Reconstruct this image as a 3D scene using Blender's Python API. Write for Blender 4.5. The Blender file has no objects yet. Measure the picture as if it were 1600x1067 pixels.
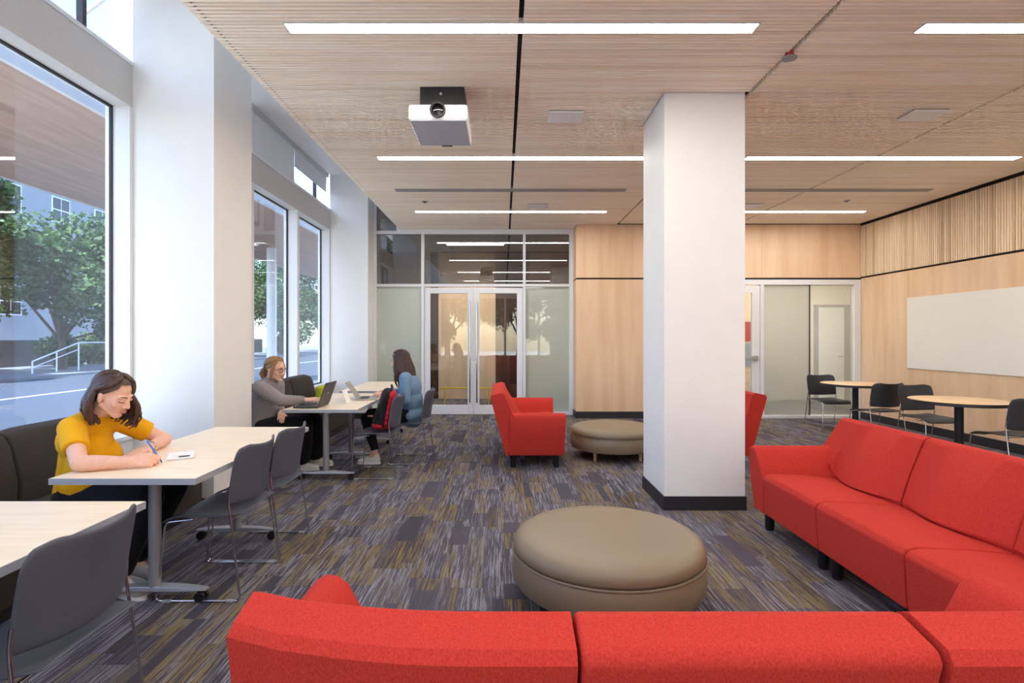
import bpy, bmesh, math, random
from mathutils import Vector, Matrix, noise
random.seed(7)
PI = math.pi
scene = bpy.context.scene
COL = scene.collection
F = 844.0
EYE = 1.42

# ---------------------------------------------------------------- camera
cam_d = bpy.data.cameras.new('camera')
cam_d.sensor_width = 36; cam_d.sensor_fit = 'HORIZONTAL'
cam_d.lens = F / 1600 * 36
cam_d.shift_x = 13 / 1600; cam_d.shift_y = -5.5 / 1600
cam_d.clip_start = 0.05; cam_d.clip_end = 400
cam = bpy.data.objects.new('camera', cam_d); COL.objects.link(cam)
cam.location = (0, 0, EYE); cam.rotation_euler = (PI / 2, 0, 0)
scene.camera = cam

# ---------------------------------------------------------------- view, sky, sun
vs = scene.view_settings
vs.view_transform = 'Standard'; vs.look = 'None'; vs.gamma = 1; vs.use_curve_mapping = False
vs.exposure = 1.6
scene.cycles.diffuse_bounces = 10; scene.cycles.max_bounces = 16
world = bpy.data.worlds.new('world'); scene.world = world
world.use_nodes = True
wn = world.node_tree.nodes; wl = world.node_tree.links
bg = wn['Background']
sky = wn.new('ShaderNodeTexSky'); sky.sky_type = 'NISHITA'
sky.sun_disc = False; sky.sun_elevation = math.radians(48); sky.sun_rotation = math.radians(188)
sky.air_density = 1.0; sky.dust_density = 1.2; sky.ozone_density = 1.0
wl.new(sky.outputs[0], bg.inputs[0]); bg.inputs[1].default_value = 0.37
sun_d = bpy.data.lights.new('sun', 'SUN'); sun_d.energy = 10.5; sun_d.angle = math.radians(1.5); sun_d.color = (1, .95, .86)
sun = bpy.data.objects.new('sun', sun_d); COL.objects.link(sun)
sun.rotation_euler = Vector((-.03, .70, -.78)).to_track_quat('-Z', 'Y').to_euler()

def portal(name, loc, rot, sx, sy):
    d = bpy.data.lights.new(name, 'AREA'); d.shape = 'RECTANGLE'; d.size = sx; d.size_y = sy
    d.cycles.is_portal = True
    o = bpy.data.objects.new(name, d); COL.objects.link(o); o.location = loc; o.rotation_euler = rot
portal('daylight_portal', (-3.3, 2.26, 2.4), (0, -PI / 2, 0), 3.8, 4.4)
portal('daylight_portal', (-3.3, 7.3, 2.4), (0, -PI / 2, 0), 3.8, 4.4)
portal('daylight_portal', (1.6, -5.15, 1.9), (PI / 2, 0, 0), 9.2, 2.8)
portal('daylight_portal', (-3.3, -2.8, 2.4), (0, -PI / 2, 0), 3.8, 4.4)

# ---------------------------------------------------------------- material helpers
def lin(c):
    return tuple(((v / 255) / 12.92 if v / 255 <= .04045 else ((v / 255 + .055) / 1.055) ** 2.4) for v in c) + (1,)
MATS = {}
def nodes_of(name):
    m = bpy.data.materials.new(name); m.use_nodes = True
    MATS[name] = m
    nt = m.node_tree
    return m, nt, nt.nodes, nt.links, nt.nodes['Principled BSDF']
def ramp(n, stops):
    r = n.new('ShaderNodeValToRGB'); e = r.color_ramp.elements
    while len(e) < len(stops): e.new(.5)
    for i, (p, c) in enumerate(stops): e[i].position = p; e[i].color = c
    return r
def mapped(n, l, scale, coord='Object', rnd=False):
    tc = n.new('ShaderNodeTexCoord'); mp = n.new('ShaderNodeMapping')
    mp.inputs['Scale'].default_value = scale
    l.new(tc.outputs[coord], mp.inputs[0])
    if rnd:
        oi = n.new('ShaderNodeObjectInfo'); ml = n.new('ShaderNodeMath'); ml.operation = 'MULTIPLY'; ml.inputs[1].default_value = 37.0
        l.new(oi.outputs['Random'], ml.inputs[0]); l.new(ml.outputs[0], mp.inputs['Location'])
    return mp
def plain(name, col, rough=.5, metal=0, spec=.5, nscale=60, namt=.04, bump=0, sheen=0, coat=0):
    m, nt, n, l, b = nodes_of(name)
    c = lin(col)
    mp = mapped(n, l, (nscale,) * 3)
    t = n.new('ShaderNodeTexNoise'); t.inputs['Scale'].default_value = 1; t.inputs['Detail'].default_value = 3
    l.new(mp.outputs[0], t.inputs[0])
    r = ramp(n, [(.3, tuple(v * (1 - namt) for v in c[:3]) + (1,)), (.7, tuple(min(1, v * (1 + namt)) for v in c[:3]) + (1,))])
    l.new(t.outputs[0], r.inputs[0]); l.new(r.outputs[0], b.inputs['Base Color'])
    b.inputs['Roughness'].default_value = rough; b.inputs['Metallic'].default_value = metal
    b.inputs['Specular IOR Level'].default_value = spec
    if sheen: b.inputs['Sheen Weight'].default_value = sheen
    if coat: b.inputs['Coat Weight'].default_value = coat
    if bump:
        bp = n.new('ShaderNodeBump'); bp.inputs['Strength'].default_value = bump; bp.inputs['Distance'].default_value = .004
        l.new(t.outputs[0], bp.inputs['Height']); l.new(bp.outputs[0], b.inputs['Normal'])
    return m
def wood(name, ca, cb, scale, rough=.5, objrand=.0, coord='Object', figure=0):
    m, nt, n, l, b = nodes_of(name)
    mp = mapped(n, l, scale, coord, rnd=objrand > 0)
    t = n.new('ShaderNodeTexNoise'); t.inputs['Scale'].default_value = 1; t.inputs['Detail'].default_value = 6; t.inputs['Roughness'].default_value = .6
    l.new(mp.outputs[0], t.inputs[0])
    r = ramp(n, [(.3, lin(ca)), (.68, lin(cb))])
    l.new(t.outputs[0], r.inputs[0])
    out = r.outputs[0]
    if objrand:
        oi = n.new('ShaderNodeObjectInfo')
        rr = ramp(n, [(0, (1 - objrand, 1 - objrand * 1.25, 1 - objrand * 1.6, 1)), (.35, (1, .98, .95, 1)), (1, (1, 1, 1, 1))])
        l.new(oi.outputs['Random'], rr.inputs[0])
        mx = n.new('ShaderNodeMix'); mx.data_type = 'RGBA'; mx.blend_type = 'MULTIPLY'; mx.inputs[0].default_value = 1
        l.new(out, mx.inputs[6]); l.new(rr.outputs[0], mx.inputs[7]); out = mx.outputs[2]
    l.new(out, b.inputs['Base Color']); b.inputs['Roughness'].default_value = rough
    return m
def fabric(name, ca, cb, scale=900, rough=.9, bump=.35, sheen=.15):
    m, nt, n, l, b = nodes_of(name)
    mp = mapped(n, l, (scale, scale, scale * .6))
    t = n.new('ShaderNodeTexNoise'); t.inputs['Scale'].default_value = .35; t.inputs['Detail'].default_value = 4; t.inputs['Roughness'].default_value = .75
    l.new(mp.outputs[0], t.inputs[0])
    r = ramp(n, [(.34, lin(ca)), (.62, lin(cb))]); l.new(t.outputs[0], r.inputs[0]); l.new(r.outputs[0], b.inputs['Base Color'])
    b.inputs['Roughness'].default_value = rough; b.inputs['Specular IOR Level'].default_value = .2
    b.inputs['Sheen Weight'].default_value = sheen; b.inputs['Sheen Roughness'].default_value = .5
    bp = n.new('ShaderNodeBump'); bp.inputs['Strength'].default_value = bump; bp.inputs['Distance'].default_value = .002
    l.new(t.outputs[0], bp.inputs['Height']); l.new(bp.outputs[0], b.inputs['Normal'])
    return m
def emit(name, col, s):
    m, nt, n, l, b = nodes_of(name)
    b.inputs['Base Color'].default_value = lin(col)
    b.inputs['Emission Color'].default_value = lin(col); b.inputs['Emission Strength'].default_value = s
    return m
def glass(name, tint, refl=.06, haze=None, hz=0.0):
    m, nt, n, l, b = nodes_of(name)
    n.remove(b)
    out = n['Material Output']
    tr = n.new('ShaderNodeBsdfTransparent'); tr.inputs[0].default_value = tuple(v ** .5 for v in tint) + (1,)
    gl = n.new('ShaderNodeBsdfGlossy'); gl.inputs['Roughness'].default_value = 0.0; gl.inputs[0].default_value = (.95, .97, 1, 1)
    fr = n.new('ShaderNodeLayerWeight'); fr.inputs[0].default_value = .5
    pw = n.new('ShaderNodeMath'); pw.operation = 'POWER'; pw.inputs[1].default_value = 5; l.new(fr.outputs['Facing'], pw.inputs[0])
    ad = n.new('ShaderNodeMath'); ad.operation = 'MULTIPLY_ADD'; ad.use_clamp = True; ad.inputs[1].default_value = .8; ad.inputs[2].default_value = .025 + refl / 2
    l.new(pw.outputs[0], ad.inputs[0])
    base = tr.outputs[0]
    if haze:
        df = n.new('ShaderNodeBsdfDiffuse'); df.inputs[0].default_value = lin(haze)
        tl = n.new('ShaderNodeBsdfTranslucent'); tl.inputs[0].default_value = lin(haze)
        m0 = n.new('ShaderNodeMixShader'); m0.inputs[0].default_value = .5
        l.new(df.outputs[0], m0.inputs[1]); l.new(tl.outputs[0], m0.inputs[2])
        m1 = n.new('ShaderNodeMixShader'); m1.inputs[0].default_value = hz
        l.new(tr.outputs[0], m1.inputs[1]); l.new(m0.outputs[0], m1.inputs[2]); base = m1.outputs[0]
    mx = n.new('ShaderNodeMixShader')
    l.new(ad.outputs[0], mx.inputs[0]); l.new(base, mx.inputs[1]); l.new(gl.outputs[0], mx.inputs[2])
    l.new(mx.outputs[0], out.inputs[0])
    return m

WHITE = plain('white_paint', (238, 238, 236), .55, nscale=8, namt=.01)
CREAM = plain('cream_paint', (230, 224, 206), .6, nscale=8, namt=.015)
ALU = plain('brushed_aluminium', (226, 228, 233), .42, metal=.0, nscale=30, namt=.03)
FRAMEW = plain('white_window_frame', (232, 234, 236), .4, nscale=20, namt=.01)
HEADER = plain('pale_grey_header', (205, 203, 200), .45, nscale=20, namt=.015)
BLACK = plain('black_gap', (14, 13, 13), .8, nscale=30, namt=.2)
BASEB = plain('charcoal_rubber', (38, 37, 42), .5, nscale=30, namt=.08)
BIRCH = wood('birch_panel', (216, 180, 142), (234, 204, 172), (5, 5, .55), .45)
TOPW = wood('maple_laminate', (238, 216, 184), (248, 231, 206), (3, 26, 20), .38)
TOPR = wood('oak_laminate', (214, 178, 136), (230, 198, 158), (3, 26, 20), .4)
SLAT = wood('ceiling_slat_wood', (248, 234, 210), (255, 249, 237), (1.0, 14, 14), .6, objrand=.10)
WSLAT = wood('wall_slat_wood', (226, 200, 164), (250, 234, 208), (40, 40, 1.3), .6, objrand=.28)
SLATJ = wood('slat_field_wood', (248, 234, 210), (255, 249, 237), (1.1, 40, 40), .6)
EDGEG = plain('grey_edge_band', (160, 162, 172), .45, nscale=40, namt=.03)
SILVER = plain('silver_powder_coat', (168, 170, 176), .38, metal=.55, nscale=80, namt=.04)
CHROME = plain('chrome', (205, 206, 210), .12, metal=1, nscale=40, namt=.02)
CHAIRP = plain('charcoal_plastic', (80, 84, 97), .48, nscale=300, namt=.06, bump=.06)
CHAIRB = plain('black_plastic', (44, 45, 52), .5, nscale=300, namt=.06, bump=.06)
RUBBER = plain('black_rubber', (18, 18, 20), .5, nscale=60, namt=.1)
GLIDE = plain('grey_glide', (150, 152, 158), .5)
RED = fabric('red_wool', (168, 42, 35), (200, 62, 51), 700, bump=.12, sheen=.0)
OTTO = plain('taupe_vinyl', (130, 115, 94), .42, nscale=500, namt=.04, bump=.05)
LEGW = wood('pale_leg_wood', (205, 178, 150), (222, 198, 170), (20, 20, 3), .5)
BENCH = fabric('dark_brown_upholstery', (44, 39, 37), (66, 58, 54), 800, .8, .3, .08)
LED = emit('led_diffuser', (255, 249, 241), 13.5)
LEDFILL = emit('fill_led', (255, 248, 236), 30.0)  # glow of the fill lamps added beyond the glass
GREYM = plain('grey_metal', (150, 152, 155), .5, metal=.05)
PANELG = plain('pale_grey_panel', (196, 198, 200), .5)
PROJW = plain('projector_white', (240, 240, 240), .35)
PROJG = plain('projector_grey', (176, 182, 192), .4)
LENS = plain('lens_glass', (14, 12, 16), .06, spec=.8)
WBOARD = plain('whiteboard_gloss', (234, 232, 225), .18, nscale=2, namt=.01)
GLASS_L = glass('tinted_window_glass', (.50, .585, .70), .08)
GLASS_C = glass('clear_window_glass', (.66, .69, .73), .01)
GLASS_S = glass('storefront_glass', (.88, .89, .87), .05)
GLASS_F = glass('frosted_glass', (.86, .90, .88), .08, (214, 224, 217), .62)
GLASS_B = glass('beige_film_glass', (.90, .88, .83), .06, (194, 196, 192), .6)
GLASS_B2 = glass('faint_film_glass', (.90, .90, .86), .05, (206, 206, 198), .18)
GLASS_T = glass('transom_glass', (.16, .16, .16), .24)
BLIND = plain('white_blind_fabric', (226, 229, 234), .8, nscale=200, namt=.02)
PAPER = plain('white_paper', (244, 243, 240), .7, nscale=20, namt=.01)
INK = plain('dark_ink', (48, 50, 62), .6)
LAPD = plain('dark_laptop', (52, 46, 44), .38, nscale=200, namt=.05)
LAPK = plain('laptop_keys', (24, 24, 26), .5)
LAPS = plain('silver_laptop', (176, 172, 168), .35, metal=.4)
SCREEN = plain('dark_screen', (30, 34, 40), .12)
BLUEPEN = plain('blue_pen', (62, 128, 214), .3)
LIME = plain('lime_fabric', (186, 190, 48), .8)
YELLOWM = plain('yellow_rail_paint', (230, 190, 30), .4)
DARKW = wood('dark_walnut', (52, 34, 26), (84, 56, 42), (6, 6, .7), .4)
REDPOST = plain('red_poster', (176, 52, 48), .6)
SOFFIT = wood('exterior_soffit_wood', (150, 118, 98), (182, 148, 126), (9, .8, 5), .6, coord='Object')
ASPHALT = plain('asphalt', (58, 66, 80), .85, nscale=3, namt=.06)  # blue of the reflected sky is put into the colour
SIDEW = plain('concrete_pavement', (214, 210, 202), .85, nscale=2, namt=.05)
FARP = plain('weathered_pavement', (112, 116, 122), .9, nscale=2, namt=.06)
LINEP = plain('road_paint', (170, 172, 172), .7)
BUILD = plain('pale_render', (150, 156, 164), .8, nscale=1, namt=.03)
FENCE = plain('grey_fence_boards', (88, 88, 94), .8, nscale=4, namt=.08)
BARK = plain('bark', (84, 70, 58), .9, nscale=14, namt=.25, bump=.5)
def leafmat(name, a, b):
    m, nt, n, l, bs = nodes_of(name)
    g = n.new('ShaderNodeNewGeometry'); r = ramp(n, [(0, lin(a)), (1, lin(b))])
    l.new(g.outputs['Random Per Island'], r.inputs[0]); l.new(r.outputs[0], bs.inputs['Base Color'])
    bs.inputs['Roughness'].default_value = .6
    tl = n.new('ShaderNodeBsdfTranslucent'); l.new(r.outputs[0], tl.inputs[0])
    mx = n.new('ShaderNodeMixShader'); mx.inputs[0].default_value = .35
    l.new(bs.outputs[0], mx.inputs[1]); l.new(tl.outputs[0], mx.inputs[2]); l.new(mx.outputs[0], n['Material Output'].inputs[0])
    return m
LEAF = leafmat('maple_leaves', (34, 58, 32), (84, 112, 60))
LEAF2 = leafmat('shrub_leaves', (36, 62, 34), (92, 116, 60))

def carpet_mat():
    m, nt, n, l, b = nodes_of('streaked_carpet')
    geo = n.new('ShaderNodeNewGeometry'); oi = n.new('ShaderNodeObjectInfo')
    sep = n.new('ShaderNodeSeparateXYZ'); l.new(geo.outputs['Position'], sep.inputs[0])
    def math_(op, a, bv):
        q = n.new('ShaderNodeMath'); q.operation = op
        for i, v in enumerate((a, bv)):
            if v is None: continue
            if isinstance(v, (int, float)): q.inputs[i].default_value = v
            else: l.new(v, q.inputs[i])
        return q.outputs[0]
    # block id inside the plank : half width, half length
    bx = math_('FLOOR', math_('DIVIDE', sep.outputs[0], .125), None)
    by = math_('FLOOR', math_('DIVIDE', math_('ADD', sep.outputs[1], math_('MULTIPLY', bx, .37)), .52), None)
    cid = n.new('ShaderNodeCombineXYZ'); l.new(bx, cid.inputs[0]); l.new(by, cid.inputs[1])
    l.new(math_('MULTIPLY', oi.outputs['Random'], 50), cid.inputs[2])
    wn_ = n.new('ShaderNodeTexWhiteNoise'); wn_.noise_dimensions = '3D'; l.new(cid.outputs[0], wn_.inputs['Vector'])
    # streaks along Y
    def streak(sx, sy, off, lo, hi, det=5):
        v = n.new('ShaderNodeCombineXYZ')
        l.new(math_('MULTIPLY', sep.outputs[0], sx), v.inputs[0]); l.new(math_('MULTIPLY', sep.outputs[1], sy), v.inputs[1])
        l.new(math_('ADD', math_('MULTIPLY', oi.outputs['Random'], 91), off), v.inputs[2])
        t = n.new('ShaderNodeTexNoise'); t.inputs['Scale'].default_value = 1; t.inputs['Detail'].default_value = det; t.inputs['Roughness'].default_value = .7
        l.new(v.outputs[0], t.inputs[0])
        mr = n.new('ShaderNodeMapRange'); mr.inputs[1].default_value = lo; mr.inputs[2].default_value = hi
        l.new(t.outputs[0], mr.inputs[0]); return mr.outputs[0]
    s1 = streak(105, 3.4, 0, .475, .585); s2 = streak(100, 3.2, 13, .47, .56); s3 = streak(160, 9, 29, .38, .7)
    def mix(f, a, c):
        q = n.new('ShaderNodeMix'); q.data_type = 'RGBA'
        if isinstance(f, (int, float)): q.inputs[0].default_value = f
        else: l.new(f, q.inputs[0])
        for i, v in ((6, a), (7, c)):
            if isinstance(v, tuple): q.inputs[i].default_value = v
            else: l.new(v, q.inputs[i])
        return q.outputs[2]
    sepc = n.new('ShaderNodeSeparateColor'); l.new(wn_.outputs['Color'], sepc.inputs[0])
    base = mix(oi.outputs['Random'], lin((66, 62, 73)), lin((90, 86, 98)))
    base = mix(math_('MULTIPLY', s3, .55), base, lin((64, 56, 64)))
    def gate(v, lo, hi):
        mr = n.new('ShaderNodeMapRange'); mr.inputs[1].default_value = lo; mr.inputs[2].default_value = hi; l.new(v, mr.inputs[0]); return mr.outputs[0]
    gy = gate(sepc.outputs[0], .50, .66); gg = gate(sepc.outputs[1], .18, .50)
    c = mix(math_('MULTIPLY', s1, gg), base, lin((138, 136, 147)))
    c = mix(math_('MULTIPLY', s2, gy), c, lin((126, 111, 74)))
    l.new(c, b.inputs['Base Color']); b.inputs['Roughness'].default_value = .95; b.inputs['Specular IOR Level'].default_value = .15
    tn = n.new('ShaderNodeTexNoise'); tn.inputs['Scale'].default_value = 260; l.new(geo.outputs['Position'], tn.inputs[0])
    bp = n.new('ShaderNodeBump'); bp.inputs['Strength'].default_value = .5; bp.inputs['Distance'].default_value = .004
    l.new(tn.outputs[0], bp.inputs['Height']); l.new(bp.outputs[0], b.inputs['Normal'])
    return m
CARPET = carpet_mat()

# ---------------------------------------------------------------- mesh helpers
class MB:
    def __init__(s): s.v = []; s.f = []
    def add(s, vs_, fs):
        k = len(s.v); s.v += [tuple(p) for p in vs_]; s.f += [tuple(i + k for i in f) for f in fs]; return s
    def box(s, x0, x1, y0, y1, z0, z1):
        return s.add([(x0, y0, z0), (x1, y0, z0), (x1, y1, z0), (x0, y1, z0), (x0, y0, z1), (x1, y0, z1), (x1, y1, z1), (x0, y1, z1)],
                     [(3, 2, 1, 0), (4, 5, 6, 7), (0, 1, 5, 4), (1, 2, 6, 5), (2, 3, 7, 6), (3, 0, 4, 7)])
    def lathe(s, prof, c=(0, 0, 0), n=32):
        vs_ = []; fs = []
        for r, z in prof:
            for i in range(n):
                a = 2 * PI * i / n; vs_.append((c[0] + r * math.cos(a), c[1] + r * math.sin(a), c[2] + z))
        for j in range(len(prof) - 1):
            for i in range(n): fs.append((j * n + i, j * n + (i + 1) % n, (j + 1) * n + (i + 1) % n, (j + 1) * n + i))
        fs.append(tuple(range(n))[::-1]); fs.append(tuple((len(prof) - 1) * n + i for i in range(n)))
        return s.add(vs_, fs)
    def tube(s, pts, r, n=8, r2=None, rs=None):
        pts = [Vector(p) for p in pts]; m = len(pts)
        if rs is None: rs = [r + ((r2 if r2 is not None else r) - r) * i / max(1, m - 1) for i in range(m)]
        t0 = (pts[1] - pts[0]).normalized()
        ref = Vector((0, 0, 1)) if abs(t0.z) < .9 else Vector((1, 0, 0))
        u = t0.cross(ref).normalized(); vs_ = []; fs = []
        for i, p in enumerate(pts):
            t = (pts[min(i + 1, m - 1)] - pts[max(i - 1, 0)]).normalized()
            u = (u - t * u.dot(t)).normalized(); w = t.cross(u)
            for k in range(n):
                a = 2 * PI * k / n; vs_.append(p + (u * math.cos(a) + w * math.sin(a)) * rs[i])
        for j in range(m - 1):
            for k in range(n): fs.append((j * n + k, j * n + (k + 1) % n, (j + 1) * n + (k + 1) % n, (j + 1) * n + k))
        fs.append(tuple(range(n))[::-1]); fs.append(tuple((m - 1) * n + k for k in range(n)))
        return s.add(vs_, fs)
    def capsule(s, a, ra, b, rb, n=14, flat_a=False, flat_b=False):
        a = Vector(a); b = Vector(b); d = (b - a)
        if d.length < 1e-6: d = Vector((0, 0, 1e-4)); b = a + d
        t = d.normalized(); pts = []; rs = []
        if not flat_a:
            for q in (85, 60, 35, 15): pts.append(a - t * ra * math.sin(math.radians(q))); rs.append(max(.0008, ra * math.cos(math.radians(q))))
        pts += [a, a.lerp(b, .5), b]; rs += [ra, (ra + rb) / 2, rb]
        if not flat_b:
            for q in (15, 35, 60, 85): pts.append(b + t * rb * math.sin(math.radians(q))); rs.append(max(.0008, rb * math.cos(math.radians(q))))
        return s.tube(pts, 0, n, rs=rs)
    def ell(s, c, r, axes=None, n=16, m=10):
        c = Vector(c); ax = axes or (Vector((1, 0, 0)), Vector((0, 1, 0)), Vector((0, 0, 1)))
        vs_ = []; fs = []
        for j in range(m + 1):
            th = PI * j / m; th = min(max(th, .03), PI - .03)
            for i in range(n):
                a = 2 * PI * i / n
                vs_.append(c + ax[0] * (r[0] * math.sin(th) * math.cos(a)) + ax[1] * (r[1] * math.sin(th) * math.sin(a)) + ax[2] * (r[2] * math.cos(th)))
        for j in range(m):
            for i in range(n): fs.append((j * n + i, (j + 1) * n + i, (j + 1) * n + (i + 1) % n, j * n + (i + 1) % n))
        fs.append(tuple(range(n))); fs.append(tuple(m * n + i for i in range(n))[::-1])
        return s.add(vs_, fs)
    def loft(s, secs, caps=True):
        n = len(secs[0]); vs_ = [p for q in secs for p in q]; fs = []
        for j in range(len(secs) - 1):
            for k in range(n): fs.append((j * n + k, j * n + (k + 1) % n, (j + 1) * n + (k + 1) % n, (j + 1) * n + k))
        if caps: fs.append(tuple(range(n))[::-1]); fs.append(tuple((len(secs) - 1) * n + k for k in range(n)))
        return s.add(vs_, fs)
    def grid(s, fn, nu, nv):
        vs_ = [fn(i / (nu - 1) * 2 - 1, j / (nv - 1)) for j in range(nv) for i in range(nu)]
        fs = [(j * nu + i, j * nu + i + 1, (j + 1) * nu + i + 1, (j + 1) * nu + i) for j in range(nv - 1) for i in range(nu - 1)]
        return s.add(vs_, fs)
    def mesh(s, name, smooth=None):
        me = bpy.data.meshes.new(name); me.from_pydata(s.v, [], s.f)
        bm = bmesh.new(); bm.from_mesh(me); bmesh.ops.recalc_face_normals(bm, faces=bm.faces); bm.to_mesh(me); bm.free()
        if smooth is not None:
            me.polygons.foreach_set('use_smooth', [True] * len(me.polygons)); me.set_sharp_from_angle(angle=math.radians(smooth))
        return me
    def build(s, name, mat, parent=None, smooth=None, bevel=0, seg=2, solid=0, sub=0):
        me = s.mesh(name, smooth); me.materials.append(mat)
        return link(name, me, parent, bevel, seg, solid, sub)
def link(name, me, parent=None, bevel=0, seg=2, solid=0, sub=0, loc=None):
    o = bpy.data.objects.new(name, me); COL.objects.link(o)
    if parent is not None: o.parent = parent
    if loc: o.location = loc
    if solid:
        q = o.modifiers.new('solid', 'SOLIDIFY'); q.thickness = solid; q.offset = 0
    if bevel:
        q = o.modifiers.new('bevel', 'BEVEL'); q.width = bevel; q.segments = seg; q.limit_method = 'ANGLE'; q.angle_limit = math.radians(35); q.harden_normals = True
        me.polygons.foreach_set('use_smooth', [True] * len(me.polygons)); me.set_sharp_from_angle(angle=math.radians(60))
    if sub:
        q = o.modifiers.new('sub', 'SUBSURF'); q.levels = sub; q.render_levels = sub
    return o
def box(name, mat, parent, *b, bevel=0):
    return MB().box(*b).build(name, mat, parent, bevel=bevel)
def tag(o, label=None, cat=None, group=None, kind=None):
    if label: o['label'] = label
    if cat: o['category'] = cat
    if group: o['group'] = group
    if kind: o['kind'] = kind
    return o
def empty(name, loc=(0, 0, 0), rz=0, label=None, cat=None, group=None, kind=None):
    o = bpy.data.objects.new(name, None); COL.objects.link(o); o.location = loc; o.rotation_euler = (0, 0, rz); o.empty_display_size = .1
    return tag(o, label, cat, group, kind)
def struct(name, mat, *b, label=None, bevel=0):
    o = box(name, mat, None, *b, bevel=bevel); o['kind'] = 'structure'
    if label: o['label'] = label
    return o
def copy_tree(o, parent=None):
    c = o.copy(); COL.objects.link(c); c.parent = parent
    for ch in list(o.children): copy_tree(ch, c)
    return c
def fillet(pts, r, n=5):
    pts = [Vector(p) for p in pts]; out = [pts[0]]
    for i in range(1, len(pts) - 1):
        a = (pts[i - 1] - pts[i]); b = (pts[i + 1] - pts[i]); d = min(r, a.length * .45, b.length * .45)
        p = pts[i] + a.normalized() * d; q = pts[i] + b.normalized() * d
        for k in range(n + 1):
            t = k / n; out.append(p * (1 - t) ** 2 + pts[i] * 2 * t * (1 - t) + q * t * t)
    out.append(pts[-1]); return out

# ================================================================ THE ROOM
CEIL = 3.43
XR = 6.31; XW = -3.06; XG = -3.21; YB = 10.0; YP = 9.55; YN = -5.0
POCKET = 4.30
# ---- floor
fl = struct('floor', BASEB, -3.3, 8.2, YN - .1, 13.2, -.12, -.008, label='floor laid with streaked plum, mustard and grey carpet planks')
tile_me = MB().box(-.1245, .1245, -.4985, .4985, -.008, 0).mesh('carpet_plank'); tile_me.materials.append(CARPET)
rest = MB(); n_t = 0
ncol = int(round((XR + 3.06) / .25)) + 1
for i in range(ncol):
    x = -3.06 + .125 + .25 * i
    off = (i * .37 + random.choice((0, .25, .5))) % 1.0
    for j in range(-6, 14):
        y = j + off
        if y - .5 < YN or y > 13.1: continue
        px = 787 + x * F / max(y, .3); py = 528 + EYE * F / max(y + .45, .3)
        hidden = (x < -2.3) or (y < 2.2 and -.7 < x < 2.2) or (x > 2.0 and y < 3.0 + (x - 2.0) * 1.6) or (y > 9.9)
        if y > 1.3 and -60 < px < 1660 and py < 1067 and not hidden and x < XR:
            link('carpet_plank', tile_me, fl, loc=(x, y, 0)); n_t += 1
        elif x < XR + .2:
            rest.box(x - .1245, x + .1245, y - .4985, y + .4985, -.008, 0)
ro = rest.build('carpet_field', CARPET, fl); ro['kind'] = 'stuff'

# ---- ceiling : black backing, four fields of wooden slats
EDGEB = plain('brown_edge_strip', (74, 54, 40), .8)
FELT = plain('tan_backing_felt', (196, 174, 146), .9)
ce = struct('ceiling', FELT, -1.86, XR + .1, YN, YB + .02, CEIL + .034, CEIL + .10, label='tan backing above the wooden slat ceiling')
PITCH = .038
joints = [-1.93, .11, 2.02, 4.14, XR - .02]
for jx in joints[1:4]: box('joint_strip', BLACK, ce, jx - .02, jx + .02, YN, YB, CEIL + .0325, CEIL + .036)
LIGHTROWS = (-1.6, .95, 3.5, 6.03, 8.6)
for k in range(4):
    a, b_ = joints[k] + (.0 if k == 0 else .016), joints[k + 1] - (.016 if k < 3 else .03)
    root = empty('ceiling_panel', ((a + b_) / 2, 0, CEIL)); root['kind'] = 'structure'; root['label'] = 'field of pale wooden ceiling slats'
    L = b_ - a
    sm = MB().box(-L / 2, L / 2, -.0120, .0120, 0, .032).mesh('ceiling_slat'); sm.materials.append(SLAT)
    near = MB(); y = YN + .05; yend = YB - .03 if k < 2 else YP - .03
    while y < yend:
        if k in (1,) and 4.43 < y < 5.14:      # slats stop at the column
            sm2 = MB().box(a - (a + b_) / 2, 1.31 - (a + b_) / 2, -.0120, .0120, 0, .032).mesh('ceiling_slat_short'); sm2.materials.append(SLAT)
            link('ceiling_slat', sm2, root, loc=(0, y, 0))
        elif y > 2.85: link('ceiling_slat', sm, root, loc=(0, y, 0))
        else: near.box(-L / 2, L / 2, y - .0120, y + .0120, 0, .032)
        y += PITCH
    o = near.build('ceiling_slat_field', SLATJ, root); o['kind'] = 'stuff'
box('edge_strip', EDGEB, ce, -1.884, -1.868, YN, YB - .02, CEIL + .003, CEIL + .12)
struct('trim_1', WHITE, -1.87, -1.82, YN, YB - .02, CEIL + .04, POCKET, label='white fascia above the slat ceiling edge')
struct('ceiling_pocket', WHITE, -3.3, -1.9, YN, YB + 3, POCKET, POCKET + .1, label='white raised ceiling strip along the windows')
struct('roof', BUILD, -3.35, 9, YN - .2, 14, POCKET + .12, POCKET + .5, label='roof slab above the room')

# ---- column
colr = struct('column', WHITE, 1.325, 1.99, 4.455, 5.12, 0, CEIL + .03, label='square white column beside the taupe ottoman')
box('baseboard', BASEB, colr, 1.315, 2.0, 4.445, 5.13, 0, .115)
def pillar(name, y0, y1, lab):
    p = struct(name, WHITE, -3.06, -2.39, y0, y1, 0, POCKET, label=lab)
    box('baseboard', BASEB, p, -3.0, -2.38, y0 - .008, y1 + .008, 0, .1)
    return p
pillar('pillar_1', -.605, .06, 'white wall pillar behind the camera')
pillar('pillar_2', 4.455, 5.12, 'broad white wall pillar behind the writing woman')
pillar('pillar_3', 9.515, 10.2, 'white wall pillar beside the glass double doors')

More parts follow.
